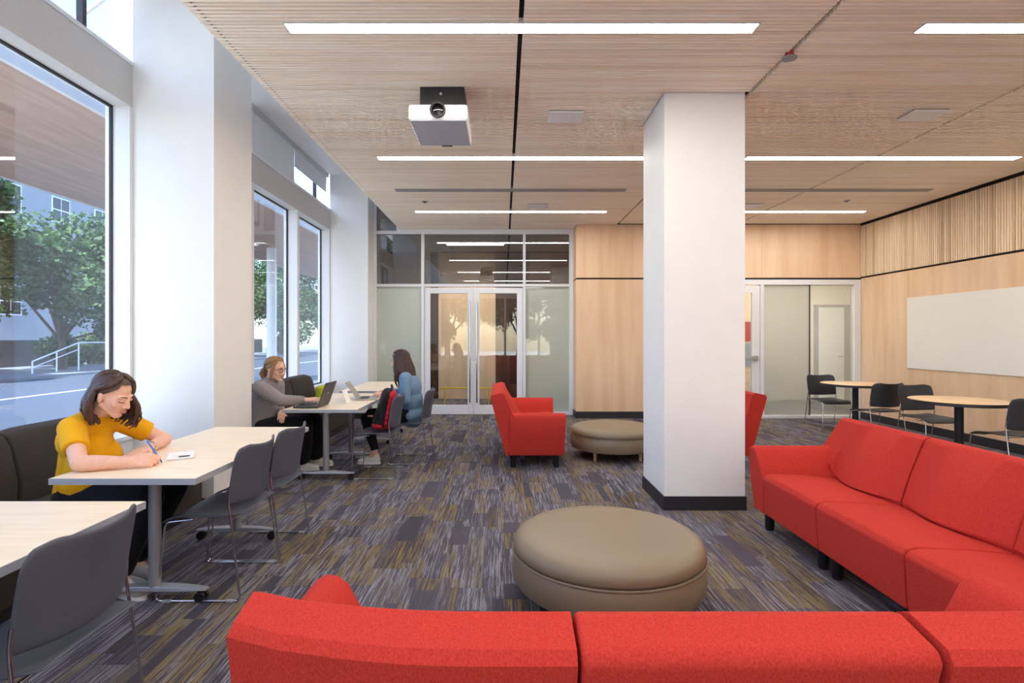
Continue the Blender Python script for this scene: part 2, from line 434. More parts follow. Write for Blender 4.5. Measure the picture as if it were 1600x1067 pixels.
# ---- left window wall, bay by bay
def bay(name, y0, y1, lab):
    w = empty(name, (0, 0, 0)); w['kind'] = 'structure'; w['label'] = lab
    box('sill_wall', WHITE, w, -3.26, XW, y0, y1, 0, .60)
    box('sill', FRAMEW, w, -3.26, XW + .03, y0, y1, .60, .63)
    box('header', HEADER, w, -3.27, XW, y0, y1, 3.32, 3.66)
    box('header_ledge', FRAMEW, w, -3.27, XW + .012, y0, y1, 3.66, 3.69)
    third = (y1 - y0) / 3
    ys = [y0 + .035, y0 + third, y0 + 2 * third, y1 - .035]
    box('jamb', FRAMEW, w, -3.26, XW, y0, y0 + .035, .63, 3.32)
    box('jamb', FRAMEW, w, -3.26, XW, y1 - .035, y1, .63, 3.32)
    for q in (1, 2): box('mullion', FRAMEW, w, -3.26, XW, ys[q] - .04, ys[q] + .04, .63, 3.32)
    for q in range(3):
        a = ys[q] + (.04 if q else 0); b_ = ys[q + 1] - (.04 if q < 2 else 0)
        box('pane', GLASS_L, w, XG - .006, XG, a, b_, .63, 3.32)
        g = MB()
        for (c0, c1, d0, d1) in ((a, a + .014, .63, 3.32), (b_ - .014, b_, .63, 3.32), (a, b_, 3.304, 3.32), (a, b_, .63, .646)):
            g.box(XG - .01, XG + .012, c0, c1, d0, d1)
        g.build('gasket', BASEB, w)
        box('clerestory_pane', GLASS_C, w, XG - .006, XG, a, b_, 3.69, POCKET)
        box('clerestory_mullion', BASEB, w, XG - .02, XG + .03, b_ - .34, b_ - .30, 3.69, POCKET)
        if q < 2: box('clerestory_post', FRAMEW, w, -3.26, -3.14, ys[q + 1] - .025, ys[q + 1] + .025, 3.69, POCKET)
    return ys
bay('window_1', .06, 4.455, 'tall window bay beside the woman in yellow')
ys2 = bay('window_2', 5.12, 9.515, 'tall window bay behind the woman in the grey sweater')
bay('window_4', 10.2, 13.1, 'window bay of the vestibule beyond the glass doors')
bay('window_5', YN, -.605, 'window bay behind the camera')
for a, b_, zb, lab in ((ys2[1] + .03, ys2[2] - .01, 3.70, 'white roller blind drawn fully down over the high window'),
                       (ys2[2] + .01, ys2[3] + .02, 3.99, 'white roller blind half raised over the high window by the far pillar')):
    r = empty('roller_blind', (-3.12, (a + b_) / 2, POCKET), 0, lab, 'blind', 'roller blinds')
    h = (b_ - a) / 2
    box('blind_fabric', BLIND, r, -.002, .002, -h, h, zb - POCKET, -.05)
    box('cassette', PANELG, r, -.03, .04, -h, h, -.06, 0)
    MB().tube([(0, -h, zb - POCKET), (0, h, zb - POCKET)], .011).build('hem_bar', PANELG, r, 40)
    MB().tube([(.05, -h + .03, -.06), (.05, -h + .03, -1.0)], .003, 5).build('pull_cord', PANELG, r, 40)

# ---- glazed wall behind the camera
wb = empty('window_6'); wb['kind'] = 'structure'; wb['label'] = 'glazed wall behind the camera'
box('upstand', WHITE, wb, -3.3, XR + .1, YN - .1, YN, 0, .6)
box('header', WHITE, wb, -3.3, XR + .1, YN - .1, YN, 3.25, POCKET)
for q in range(7):
    x = -3.06 + q * (XR + 3.06) / 6
    box('mullion', FRAMEW, wb, x - .05, x + .05, YN - .1, YN + .02, .6, 3.25)
    if q < 6: box('pane', GLASS_C, wb, x + .05, x + (XR + 3.06) / 6 - .05, YN - .05, YN - .044, .6, 3.25)

# ---- right wall : birch panels, slats above, whiteboard
wr = struct('wall_right', BLACK, XR + .02, XR + .14, YN, YP + .3, 0, POCKET, label='birch panelled wall with a band of wooden slats above')
seams = [YN, -2.6, -.4, 1.8, 4.0, 6.22, 8.43, YP - .01]
for q in range(len(seams) - 1):
    box('wood_panel', BIRCH, wr, XR, XR + .02, seams[q] + .002, seams[q + 1] - .002, .12, 2.47)
box('baseboard', BASEB, wr, XR - .012, XR + .02, YN, YP - .01, 0, .12)
box('slat_backing', FELT, wr, XR + .0125, XR + .02, YN, YP - .01, 2.50, CEIL - .035)
ws = MB().box(-.022, 0, -.0122, .0122, 2.50, CEIL - .035).mesh('wall_slat'); ws.materials.append(WSLAT)
y = YP - .03
wrest = MB()
while y > YN:
    if y > 5.3: link('wall_slat', ws, wr, loc=(XR + .012, y, 0))
    else: wrest.box(XR - .01, XR + .012, y - .0125, y + .0125, 2.50, CEIL - .035)
    y -= .0385
o = wrest.build('wall_slat_field', SLATJ, wr); o['kind'] = 'stuff'
wbd = empty('whiteboard', (XR, 6.9, 1.5), 0, 'large frameless whiteboard on the birch wall', 'whiteboard')
box('board', WBOARD, wbd, -.016, -.004, -1.53, 1.53, -.55, .545, bevel=.003)
box('mount', GREYM, wbd, -.004, 0, -1.4, 1.4, -.45, .45)

# ---- far wood wall
wf = empty('wall_far'); wf['kind'] = 'structure'; wf['label'] = 'birch panelled far wall with a black reveal line'
box('core', BLACK, wf, 1.30, 4.0, YP + .02, YB + .1, 0, CEIL + .03)
box('core', BLACK, wf, 4.0, XR + .1, YP + .02, YP + .16, 2.45, CEIL + .03)
for a, b_ in ((1.297, 2.62), (2.624, 3.6)):
    box('wood_panel', BIRCH, wf, a, b_, YP, YP + .02, .12, 2.455)
    box('wood_panel', BIRCH, wf, a, b_, YP, YP + .02, 2.485, CEIL - .004)
box('wood_panel', BIRCH, wf, 3.604, 4.56, YP, YP + .02, 2.485, CEIL - .004)
box('wood_panel', BIRCH, wf, 4.564, XR, YP, YP + .02, 2.485, CEIL - .004)
box('side_panel', BIRCH, wf, 1.280, 1.297, YP, YB + .05, .12, 2.455)
box('side_panel', BIRCH, wf, 1.280, 1.297, YP, YB + .05, 2.485, CEIL - .004)
box('baseboard', BASEB, wf, 1.29, 3.6, YP - .008, YP + .02, 0, .12)
box('baseboard', BASEB, wf, 1.275, 1.30, YP, YB, 0, .12)

# ---- storefront with double doors
sf = empty('window_3'); sf['kind'] = 'structure'; sf['label'] = 'aluminium glazed screen around the double doors'
Z1, Z2, ZH = 2.365, 2.415, 3.335
def fr(x0, x1, z0, z1, nm='frame_bar'):
    e = .004 if z1 - z0 > .5 else 0
    box(nm, ALU, sf, x0, x1, YB - .05 - e, YB + .06 + e, z0, z1, bevel=.003)
fr(-2.39, -2.345, 0, POCKET); fr(-1.52, -1.468, 0, ZH); fr(.355, .405, 0, ZH); fr(1.21, 1.28, 0, CEIL)
fr(-2.345, 1.21, Z1, Z2); fr(-2.345, -1.93, ZH, ZH + .06); fr(-1.93, 1.28, ZH, CEIL - .003); fr(-1.98, -1.93, ZH, POCKET)
fr(-2.345, -1.52, 0, .05, 'bottom_rail'); fr(.405, 1.21, 0, .05, 'bottom_rail')
for a, b_ in ((-2.345, -1.52), (-1.468, .355), (.405, 1.21)):
    box('transom_pane', GLASS_T, sf, a, b_, YB, YB + .008, Z2, ZH)
box('transom_pane', GLASS_T, sf, -2.345, -1.98, YB, YB + .008, ZH + .06, POCKET)
for a, b_ in ((-2.345, -1.52), (.405, 1.21)):
    box('sidelight_pane', GLASS_F, sf, a, b_, YB, YB + .008, .05, Z1)
box('infill', BLACK, sf, -1.93, 1.30, YB + .03, YB + .1, ZH + .06, POCKET)
def door(name, x0, x1, hx, lab):
    d = empty(name, ((x0 + x1) / 2, YB, 0)); d['kind'] = 'structure'; d['label'] = lab
    h = (x1 - x0) / 2; s = hx
    def b(nm, m, a, c, z0, z1): box(nm, m, d, a, c, -.025, .025, z0, z1, bevel=.004)
    b('stile', ALU, -h, -h + .105, .01, Z1 - .02); b('stile', ALU, h - .105, h, .01, Z1 - .02)
    b('top_rail', ALU, -h + .105, h - .105, Z1 - .12, Z1 - .02); b('bottom_rail', ALU, -h + .105, h - .105, .01, .18)
    box('pane', GLASS_S, d, -h + .105, h - .105, -.004, .004, .18, Z1 - .12)
    x = s * (h - .06)
    MB().tube([(x, -.075, .23), (x, -.075, 2.09)], .014, 10).build('handle', CHROME, d, 40)
    for z in (.4, 1.9): MB().tube([(x, -.075, z), (x, -.02, z)], .009, 8).build('handle_post', CHROME, d, 40)
    MB().tube([(s * (h - .035), -.04, .97), (s * (h - .035), -.02, .97)], .018, 10).build('lock_cylinder', CHROME, d, 40)
door('door_1', -1.463, -.560, 1, 'left leaf of the aluminium glass double doors')
door('door_2', -.554, .350, -1, 'right leaf of the aluminium glass double doors')

# ---- vestibule beyond the doors
wv = empty('wall_vestibule'); wv['kind'] = 'structure'; wv['label'] = 'birch wall of the vestibule beyond the double doors'
box('wood_panel', BIRCH, wv, -3.2, -1.72, 12.6, 12.7, 0, POCKET)
box('wood_panel', BIRCH, wv, -1.52, -.19, 12.6, 12.7, 0, POCKET)
box('dark_reveal', DARKW, wv, -1.72, -1.52, 12.68, 12.75, 0, POCKET)
box('dark_panel', DARKW, wv, -.19, .60, 12.62, 12.7, 0, POCKET)
box('wood_panel', BIRCH, wv, .60, 2.0, 12.6, 12.7, 0, POCKET)
box('side_panel', CREAM, wv, 1.9, 2.0, YB + .1, 12.6, 0, POCKET)
box('vestibule_ceiling', WHITE, wv, -3.2, 2.0, YB + .12, 12.6, 3.42, 3.5)
dv = empty('door_4', (.2, 12.62, 0)); dv['kind'] = 'structure'; dv['label'] = 'dark walnut door seen through the glass doors'
box('door_leaf', DARKW, dv, -.26, .36, -.05, -.01, 0, 2.15, bevel=.01)
box('door_pane', SCREEN, dv, -.06, .12, -.056, -.05, .35, 1.95)
box('door_handle', CHROME, dv, .22, .25, -.1, -.05, .95, 1.15)
yr = empty('handrail', (-.75, 11.0, 0), 0, 'yellow rail seen low behind the glass doors', 'rail')
MB().tube([(-.55, 0, .40), (.55, 0, .40)], .018, 8).build('rail', YELLOWM, yr, 40)
for x in (-.45, .45): MB().tube([(x, 0, 0), (x, 0, .40)], .014, 8).build('post', YELLOWM, yr, 40)

# ---- right glazed screen with a door
sg = empty('window_7'); sg['kind'] = 'structure'; sg['label'] = 'aluminium glazed screen in the far right corner'
def fg(x0, x1, z0, z1, nm='frame_bar'): box(nm, ALU, sg, x0, x1, YP - .01, YP + .09, z0, z1, bevel=.003)
fg(3.6, 3.66, 0, 2.42); fg(4.535, 4.60, 0, 2.36); fg(6.20, XR, 0, 2.36); fg(3.66, XR, 2.36, 2.452); fg(4.60, 6.20, 0, .05, 'bottom_rail')
box('pane', GLASS_B, sg, 4.60, 5.415, YP + .03, YP + .038, .05, 2.36)
box('pane', GLASS_B2, sg, 5.435, 6.20, YP + .03, YP + .038, .05, 2.36)
box('glass_joint', BASEB, sg, 5.415, 5.435, YP + .025, YP + .043, .05, 2.36)
d3 = empty('door_3', (4.1, YP + .02, 0)); d3['kind'] = 'structure'; d3['label'] = 'aluminium glass door half hidden by the white column'
box('stile', ALU, d3, -.43, -.32, -.02, .03, .01, 2.34); box('stile', ALU, d3, .29, .425, -.02, .03, .01, 2.34)
box('top_rail', ALU, d3, -.32, .29, -.02, .03, 2.22, 2.34); box('bottom_rail', ALU, d3, -.32, .29, -.02, .03, .01, .2)
box('pane', GLASS_S, d3, -.32, .29, 0, .008, .2, 2.22)
box('push_bar', SILVER, d3, -.36, .38, -.08, -.045, 1.03, 1.10, bevel=.008)
box('bar_bracket', SILVER, d3, .33, .38, -.05, -.02, 1.02, 1.11)
# the corridor behind it
cw = empty('wall_corridor'); cw['kind'] = 'structure'; cw['label'] = 'cream corridor behind the corner glazing'
box('back_wall', CREAM, cw, 5.45, 8.2, 12.4, 12.5, 0, 3.0)
box('wood_wall', BIRCH, cw, 2.1, 5.45, 11.6, 11.7, 0, 2.9)
box('return_wall', CREAM, cw, 5.45, 5.55, 11.6, 12.4, 0, 2.9)
box('side_wall', CREAM, cw, 8.1, 8.2, YP + .16, 12.4, 0, 3.0)
box('corridor_ceiling', WHITE, cw, 2.0, 8.2, YP + .17, 12.5, 2.9, 3.0)
box('left_wall', CREAM, cw, 2.0, 2.1, YB + .1, 12.5, 0, 3.0)
d5 = empty('door_5', (7.50, 12.4, 0)); d5['kind'] = 'structure'; d5['label'] = 'cream door inside the corridor behind the glass'
box('door_leaf', FRAMEW, d5, -.30, .30, -.03, 0, 0, 2.12); box('door_frame', GREYM, d5, -.38, -.30, -.05, 0, 0, 2.18)
box('door_frame', GREYM, d5, .30, .42, -.05, 0, 0, 2.18); box('door_frame', GREYM, d5, -.30, .30, -.05, 0, 2.12, 2.18)
MB().tube([(.24, -.03, 1.0), (.24, -.08, 1.0), (.12, -.08, 1.0)], .01, 8).build('lever', CHROME, d5, 40)
pst = empty('poster', (5.35, 11.6, 1.35), 0, 'small red poster on the wood wall behind the glass door', 'poster')
box('sheet', REDPOST, pst, -.28, .1, -.012, 0, .0, .42)
box('notice', GREYM, pst, -.28, .1, -.012, 0, -.55, -.04)

# ================================================================ CEILING FIXTURES
def light(x0, x1, y, lab, energy=True):
    r = empty('ceiling_light', ((x0 + x1) / 2, y, CEIL), 0, lab, 'light', 'linear ceiling lights')
    h = (x1 - x0) / 2
    box('housing', PANELG, r, -h, h, -.058, .058, .006, .03)
    f = MB()
    box('frame', PANELG, r, -h - .008, h + .008, -.060, -.052, -.006, .03); box('frame', PANELG, r, -h - .008, h + .008, .052, .060, -.006, .03)
    box('end_cap', PANELG, r, -h - .008, -h, -.052, .052, -.006, .03); box('end_cap', PANELG, r, h, h + .008, -.052, .052, -.006, .03)
    box('diffuser', LED, r, -h, h, -.052, .052, -.004, .006)
names = {3.5: 'nearest', 6.03: 'in the middle row', 8.6: 'in the farthest row'}
for yy in LIGHTROWS:
    w_ = names.get(yy, 'behind the camera at %s' % ('the first row' if yy > 0 else 'the second row'))
    light(-1.40, 1.63, yy, 'long linear ceiling light on the projector side, ' + w_)
    light(2.70, 5.74, yy, 'long linear ceiling light over the whiteboard side, ' + w_)
for a, b_, lab in ((-1.47, 1.66, 'grey slot air diffuser between the lights on the left'), (2.66, 5.8, 'grey slot air diffuser between the lights on the right')):
    r = empty('slot_diffuser', ((a + b_) / 2, 7.34, CEIL), 0, lab, 'air vent', 'slot diffusers')
    h = (b_ - a) / 2
    box('frame', GREYM, r, -h, h, -.06, -.035, -.008, .03); box('frame', GREYM, r, -h, h, .035, .06, -.008, .03)
    box('frame', GREYM, r, -h, -h + .03, -.035, .035, -.008, .03); box('frame', GREYM, r, h - .03, h, -.035, .035, -.008, .03)
    box('slot', GREYM, r, -h + .03, h - .03, -.035, .035, -.005, .02)
for x, y, lab in ((.555, 4.88, 'pale square ceiling panel right of the projector'), (3.76, 4.85, 'pale square ceiling panel over the right seating'),
                  (.52, 8.2, 'small pale ceiling panel near the glass doors'), (3.74, 8.2, 'small pale ceiling panel near the far wood wall')):
    r = empty('ceiling_speaker', (x, y, CEIL), 0, lab, 'speaker', 'square ceiling panels')
    box('face', FRAMEW, r, -.155, .155, -.115, .115, -.022, -.006, bevel=.003); box('backing', BASEB, r, -.15, .15, -.11, .11, -.006, .03)
for x, y, lab in ((-1.16, 7.95, 'small dark sprinkler rosette by the window side'), (5.02, 7.9, 'small dark sprinkler rosette by the slatted wall')):
    r = empty('sprinkler', (x, y, CEIL), 0, lab, 'sprinkler', 'ceiling sprinklers')
    MB().lathe([(.045, 0), (.045, -.006), (.02, -.012)], n=20).build('rosette', GREYM, r, 40)
    MB().lathe([(.01, -.008), (.012, -.016), (.018, -.018), (.018, -.020)], n=12).build('head', BASEB, r, 40)
r = empty('ceiling_sensor', (2.02, 3.82, CEIL), 0, 'round grey sensor hanging on the ceiling joint', 'sensor')
MB().lathe([(.03, .02), (.03, -.02), (.02, -.03)], n=20).build('stem', REDPOST, r, 40)
MB().lathe([(.02, -.028), (.052, -.030), (.052, -.036), (.01, -.040)], n=24).build('disc', GREYM, r, 40)

pj = empty('projector', (-.5, 4.1, 3.07), 0, 'white projector hung from the slat ceiling', 'projector')
MB().box(-.226, .226, 0, .55, .006, .128).build('body', PROJW, pj, bevel=.022, seg=3)
MB().box(-.215, .215, .008, .54, 0, .012).build('underside', PROJG, pj, bevel=.006)
MB().box(-.17, .185, .22, .5, .17, .36).build('mount', BASEB, pj, bevel=.004)
MB().box(-.15, .165, .2, .45, .12, .175).build('bracket', RUBBER, pj)
for x in (-.14, .16): MB().tube([(x, .16, .13), (x, .24, .165)], .008, 8).build('bolt', CHROME, pj, 40)
lr = MB()
def ring(prof, c, n=28):
    m_ = MB(); m_.lathe(prof, n=n); q = MB(); q.f = m_.f; q.v = [(c[0] + v[0], c[1] + v[2], c[2] + v[1]) for v in m_.v]; return q
ln = ring([(.060, .02), (.060, -.018), (.048, -.018), (.044, .0)], (-.0, 0, .078)).build('lens_ring', RUBBER, pj, 40)
ring([(.044, .0), (.03, -.006), (.01, -.010)], (0, 0, .078)).build('lens', LENS, ln, 60)
MB().tube([(-.003, .219, .3), (-.003, .214, .3)], .011, 10).build('screw', CHROME, pj, 40)
box('foot_slot', RUBBER, pj, -.03, .06, .53, .55, -.004, .002)

# ================================================================ FURNITURE
# ---- stacking chair
def make_chair(shell):
    r = empty('stacking_chair')
    def seat(u, v):
        x = -.205 + .435 * v
        w = .232 * (1 - .10 * max(0, (.25 - v) / .25) ** 2) * (1 - .06 * max(0, (v - .85) / .15) ** 2)
        z = .452 - .016 * (1 - u * u) * (1 - abs(v - .45)) - .045 * max(0, (v - .72) / .28) ** 2 + .012 * max(0, (.2 - v) / .2)
        return (x - .02 * u * u * (v < .06), u * w, z)
    MB().grid(seat, 15, 15).build('seat', shell, r, 80, solid=.011, sub=1)
    def back(u, v):
        k = max(0, (v - .62) / .38); kb = max(0, (.15 - v) / .15)
        w = .238 * (1 - .10 * k ** 3 - .03 * kb ** 2)
        z = .515 + .305 * v + .028 * abs(u) ** 2.5 * v - .030 * max(0, abs(u) - .75) / .25 * k ** 2 - .012 * (1 - u * u) * (1 - v)
        x = -.212 - .035 * v - .02 * v * v + .068 * u * u
        return (x, u * w, z)
    MB().grid(back, 17, 13).build('backrest', shell, r, 80, solid=.012, sub=1)
    for s in (-1, 1):
        p = [(.05, s * .215, .432), (.195, s * .224, .418), (.232, s * .252, .0065), (-.225, s * .252, .0065), (-.152, s * .236, .535), (-.158, s * .233, .60)]
        MB().tube(fillet(p, .03), .0058, 8).build('sled_leg', CHROME, r, 50)
        for x in (.17, -.17): box('glide', GLIDE, r, x - .022, x + .022, s * .252 - .009, s * .252 + .009, 0, .013, bevel=.002)
    MB().tube([(.10, -.216, .428), (.10, .216, .428)], .0055, 8).build('crossbar', CHROME, r, 50)
    MB().tube([(-.165, -.236, .437), (-.165, .236, .437)], .0055, 8).build('crossbar', CHROME, r, 50)
    return r
def place(first, loc, rz, lab, cat, grp):
    if not first.get('used'): o = first; o['used'] = 1
    else: o = copy_tree(first)
    o.location = loc; o.rotation_euler = (0, 0, rz); tag(o, lab, cat, grp); return o
ch = make_chair(CHAIRP)
for x, y, a, lab in ((-1.545, 1.20, 180, 'charcoal chair at the very left edge, mostly out of frame'),
                     (-1.545, 1.755, 180, 'large charcoal sled chair in the bottom left foreground'),
                     (-1.64, 3.155, 180, 'charcoal sled chair opposite the writing woman, nearer of the two'),
                     (-1.64, 3.68, 180, 'charcoal sled chair opposite the writing woman, farther of the two'),
                     (-1.31, 5.675, 180, 'charcoal sled chair holding the red and black backpack'),
                     (-1.07, 6.30, 180, 'charcoal sled chair under the woman in the denim jacket')):
    place(ch, (x, y, 0), math.radians(a), lab, 'chair', 'charcoal chairs at the window tables')
cb = make_chair(CHAIRB)
for x, y, a, lab in ((5.11, 8.50, -86, 'black chair left of the farther round table, by the glass screen'),
                     (5.06, 7.33, 97, 'black chair with its back to us at the farther round table'),
                     (5.22, 6.64, -84, 'black chair on the far side of the nearer round table'),
                     (5.17, 5.52, 98, 'black chair cut by the right edge of the picture')):
    place(cb, (x, y, 0), math.radians(a), lab, 'chair', 'black chairs at the round tables')
for o in (ch, cb):
    if 'used' in o: pass
for o in bpy.data.objects:
    if 'used' in o: del o['used']

# ---- window tables
def make_table():
    r = empty('flip_top_table')
    box('tabletop', TOPW, r, -.352, .352, -.757, .757, .712, .7405)
    e = MB(); z0, z1 = .710, .740
    e.box(-.355, .355, -.76, -.7565, z0, z1).box(-.355, .355, .7565, .76, z0, z1)
    e.box(-.355, -.3515, -.7565, .7565, z0, z1).box(.3515, .355, -.7565, .7565, z0, z1)
    e.build('edge_band', EDGEG, r)
    for s in (-1, 1):
        y = s * .45
        MB().lathe([(.031, .07), (.031, .705)], (-.04, y, 0), 20).build('leg', SILVER, r, 40)
        MB().box(-.06, .0, y - .16, y + .16, .685, .712).build('top_plate', BASEB, r)
        secs = []
        for k in range(9):
            t = -1 + 2 * k / 8; w = .036 * (1 - .35 * abs(t) ** 3); zt = .088 - .018 * abs(t) ** 2
            secs.append([(-.04 + .285 * t, y - w, .062), (-.04 + .285 * t, y + w, .062), (-.04 + .285 * t, y + w * .8, zt), (-.04 + .285 * t, y - w * .8, zt)])
        f = MB().loft(secs).build('foot', SILVER, r, 40, bevel=.004)
        for t in (-1, 1):
            x = -.04 + t * .25
            c = MB()
            for d in (-.018, .018):
                m_ = MB().lathe([(.012, -.011), (.026, -.011), (.028, -.006), (.028, .006), (.026, .011), (.012, .011)], n=16)
                c.add([(x + v[0], y + d + v[2], .029 + v[1]) for v in m_.v], m_.f)
            c.box(x - .018, x + .018, y - .008, y + .008, .028, .062)
            c.build('caster', RUBBER, r, 40)
    MB().tube([(-.04, -.45, .665), (-.04, .45, .665)], .02, 10).build('stretcher', SILVER, r, 40)
    return r
tb = make_table()
for x, y, lab in ((-1.845, 1.49, 'maple table in the bottom left corner of the picture'), (-1.845, 3.37, 'maple table the woman in yellow writes on'),
                  (-1.745, 5.88, 'maple table with the open laptops'), (-1.75, 7.68, 'maple table farthest away, next to the glass doors')):
    place(tb, (x, y, 0), 0, lab, 'table', 'flip top tables by the windows')
for o in bpy.data.objects:
    if 'used' in o: del o['used']

# ---- round tables
def round_table(x, y, lab):
    r = empty('round_table', (x, y, 0), 0, lab, 'table', 'round cafe tables')
    MB().lathe([(.455, .722), (.458, .728), (.458, .740), (.455, .742)], n=64).build('tabletop', TOPR, r, 40)
    MB().lathe([(.455, .705), (.4615, .709), (.4615, .738), (.4585, .7405)], n=64).build('edge_band', BASEB, r, 40)
    MB().lathe([(.042, .02), (.042, .69), (.12, .695), (.12, .706)], n=24).build('column', RUBBER, r, 40)
    MB().lathe([(.20, 0), (.20, .008), (.17, .018), (.05, .03)], n=40).build('base', RUBBER, r, 40)
round_table(5.26, 8.08, 'round oak topped table farther back, near the glass screen')
round_table(4.99, 5.92, 'round oak topped table nearer to the camera, behind the red sofa')

# ---- bench along the windows
def bench(y0, y1, lab, yb=None):
    r = empty('bench_seat', (-2.75, (y0 + y1) / 2, 0), 0, lab, 'bench', 'dark upholstered window benches')
    h = (y1 - y0) / 2 - .004
    box('plinth', BASEB, r, -.25, .28, -h, h, 0, .08)
    MB().box(-.26, .30, -h, h, .08, .36).build('base', BENCH, r, bevel=.015)
    MB().box(-.2, .31, -h, h, .36, .455).build('seat_cushion', BENCH, r, bevel=.03, seg=3)
    prof = [(-.27, .36), (-.05, .40), (-.045, .60), (-.09, .80), (-.13, .865), (-.20, .885), (-.27, .865)]
    secs = []
    for k in range(9):
        t = -1 + 2 * k / 8; s = 1 - .05 * abs(t) ** 8
        yy = t * h if yb is None else -h + (t + 1) / 2 * (yb - y0)
        secs.append([(-.27 + (p[0] + .27) * s, yy, .36 + (p[1] - .36) * (1 - .03 * abs(t) ** 10)) for p in prof])
    MB().loft(secs).build('backrest', BENCH, r, 50, bevel=.02, seg=3)
bench(.15, 1.97, 'dark brown window bench module at the left foreground, below the first window')
bench(1.97, 3.136, 'dark brown window bench module left of the woman in yellow')
bench(3.136, 4.40, 'dark brown window bench module the woman in yellow sits on', 3.86)
bench(5.16, 6.24, 'dark brown window bench module under the woman in grey')
bench(6.24, 7.27, 'dark brown window bench module behind the laptops')
bench(7.27, 8.90, 'dark brown bench module at the far end of the window bench', 8.07)
gb = empty('lime_cushion', (-2.62, 7.80, .458), 0, 'lime green cushion at the far end of the window bench', 'cushion')
MB().box(-.06, .06, -.15, .15, 0, .28).build('cover', LIME, gb, bevel=.045, seg=4)
MB().tube([(0, -.15, .02), (0, -.152, .14), (0, -.15, .26)], .006, 6).build('piping', LIME, gb, 60)
# ---- red sofas : modules facing +x locally, y across, origin floor front left
def sofa(loc, rz, w, arms, label, grp, cushions=1, curl=0.0):
    r = empty('red_sofa_module' if cushions == 1 else 'red_loveseat', loc, rz, label, 'sofa', grp)
    g = .004
    aL = .14 if 0 in arms else 0; aR = .14 if 1 in arms else 0
    y0, y1 = aL + g, w - aR - g
    n = cushions; cw_ = (y1 - y0) / n
    for c in range(n):
        a = y0 + c * cw_ + (g if c else 0); b_ = y0 + (c + 1) * cw_ - (g if c < n - 1 else 0)
        secs = []
        for k in range(9):
            y = a + (b_ - a) * k / 8; q = math.sin(PI * k / 8) ** .7
            secs.append([(-.50, y, .14), (-.004, y, .14), (.012, y, .40), (-.01, y, .425 + .004 * q), (-.06, y, .435 + .006 * q), (-.30, y, .425 + .012 * q), (-.56, y, .40)])
        MB().loft(secs).build('seat', RED, r, 40, bevel=.010, seg=2)
    # back : one loft per cushion over the seat, end pieces over the arms
    def prof(y, bulge, fwd):
        return [(-.63 + fwd * .4, y, .13), (-.80 + fwd, y, .775), (-.785 + fwd, y, .80), (-.68 + fwd * .9, y, .822), (-.645 + fwd * .9, y, .805),
                (-.56 + bulge * .6 + fwd * .7, y, .60), (-.505 + bulge + fwd * .3, y, .43), (-.52, y, .38), (-.52, y, .13)]
    def endprof(fwd, k, inner, outer, sgn):
        # k 0 = next to the seat, 1 = outer end; the outer end flares like the arm
        out = []
        for x, z in [(-.63 + fwd * .4, .13), (-.80 + fwd, .775), (-.785 + fwd, .80), (-.68 + fwd * .9, .822), (-.645 + fwd * .9, .805),
                (-.56 + fwd * .7, .60), (-.485 + fwd * .3, .50), (-.56, .30), (-.615, .13)]:
            o_ = outer + sgn * .066 * max(0, min(1, (z - .13) / .40, (.80 - z) / .20))
            out.append((x, inner + (o_ - inner) * k, z))
        return out
    for c in range(n):
        a = y0 + c * cw_ + (g if c else 0); b_ = y0 + (c + 1) * cw_ - (g if c < n - 1 else 0)
        L0 = 0 in arms and c == 0; L1 = 1 in arms and c == n - 1
        secs = []
        if L0:
            for k in range(4): secs.append(endprof(curl * (1 - .5 * k / 3), 1 - k / 3, a - .012, 0, -1))
        for k in range(13):
            t = k / 12; y = a + (b_ - a) * t
            fwd = 0
            if L0: fwd = .5 * curl * max(0, 1 - t * 1.5) ** 2
            if L1: fwd = .5 * curl * max(0, 1 - (1 - t) * 1.5) ** 2
            secs.append(prof(y, .085 * math.sin(PI * t) ** 1.5, fwd))
        if L1:
            for k in range(4): secs.append(endprof(curl * (.5 + .5 * k / 3), k / 3, b_ + .012, w, 1))
        MB().loft(secs).build('backrest', RED, r, 40, bevel=.014, seg=3)
    for side in (0, 1):
        if side not in arms: continue
        m_ = lambda y: y if side == 0 else w - y     # y measured inwards from the outer end
        # arm : flared slab with a rounded top
        sec = [(.14, .14), (.14, .43), (.085, .52), (.055, .575), (.02, .602), (-.02, .608), (-.055, .590), (-.075, .55), (-.05, .35), (.0, .14)]
        secs = []
        for x, sc in ((-.60, 1.0), (-.35, 1), (-.15, 1), (-.02, 1), (.004, .985)):
            secs.append([(x + .012 * (z - .14) / .46, m_(.05 + (yy - .05) * sc), .14 + (z - .14) * sc) for yy, z in sec])
        MB().loft(secs).build('arm', RED, r, 50, bevel=.012, seg=3)
    for x in (-.08, -.55):
        for y in (.07, w - .07):
            MB().lathe([(.026, 0), (.032, .02), (.034, .14)], (x, y, 0), 16).build('foot', RUBBER, r, 40)
    return r
G1 = 'right hand red sectional'; G2 = 'foreground red sectional'; G3 = 'red loveseats around the far ottoman'
# right sofa faces -X : local +x -> -X, local +y -> -Y (rotate 180)
sofa((1.89, 4.07, 0), PI, .81, (0,), 'red sofa end module with an arm, beside the white column', G1)
sofa((1.89, 3.26, 0), PI, .72, (), 'red armless sofa module in the middle of the right hand sofa', G1)
sofa((1.89, 2.54, 0), PI, .81, (1,), 'red sofa module at the near end of the right hand sofa', G1)
# foreground sofa faces +Y : local +x -> +Y, local +y -> -X (rotate +90)
sofa((.15, 1.86, 0), PI / 2, .74, (1,), 'red sofa back with an arm at the lower left foreground', G2, curl=.105)
sofa((.875, 1.86, 0), PI / 2, .725, (), 'red armless sofa back in the centre foreground', G2)
sofa((1.63, 1.86, 0), PI / 2, .75, (0,), 'red sofa back cut by the lower right corner', G2, curl=.105)
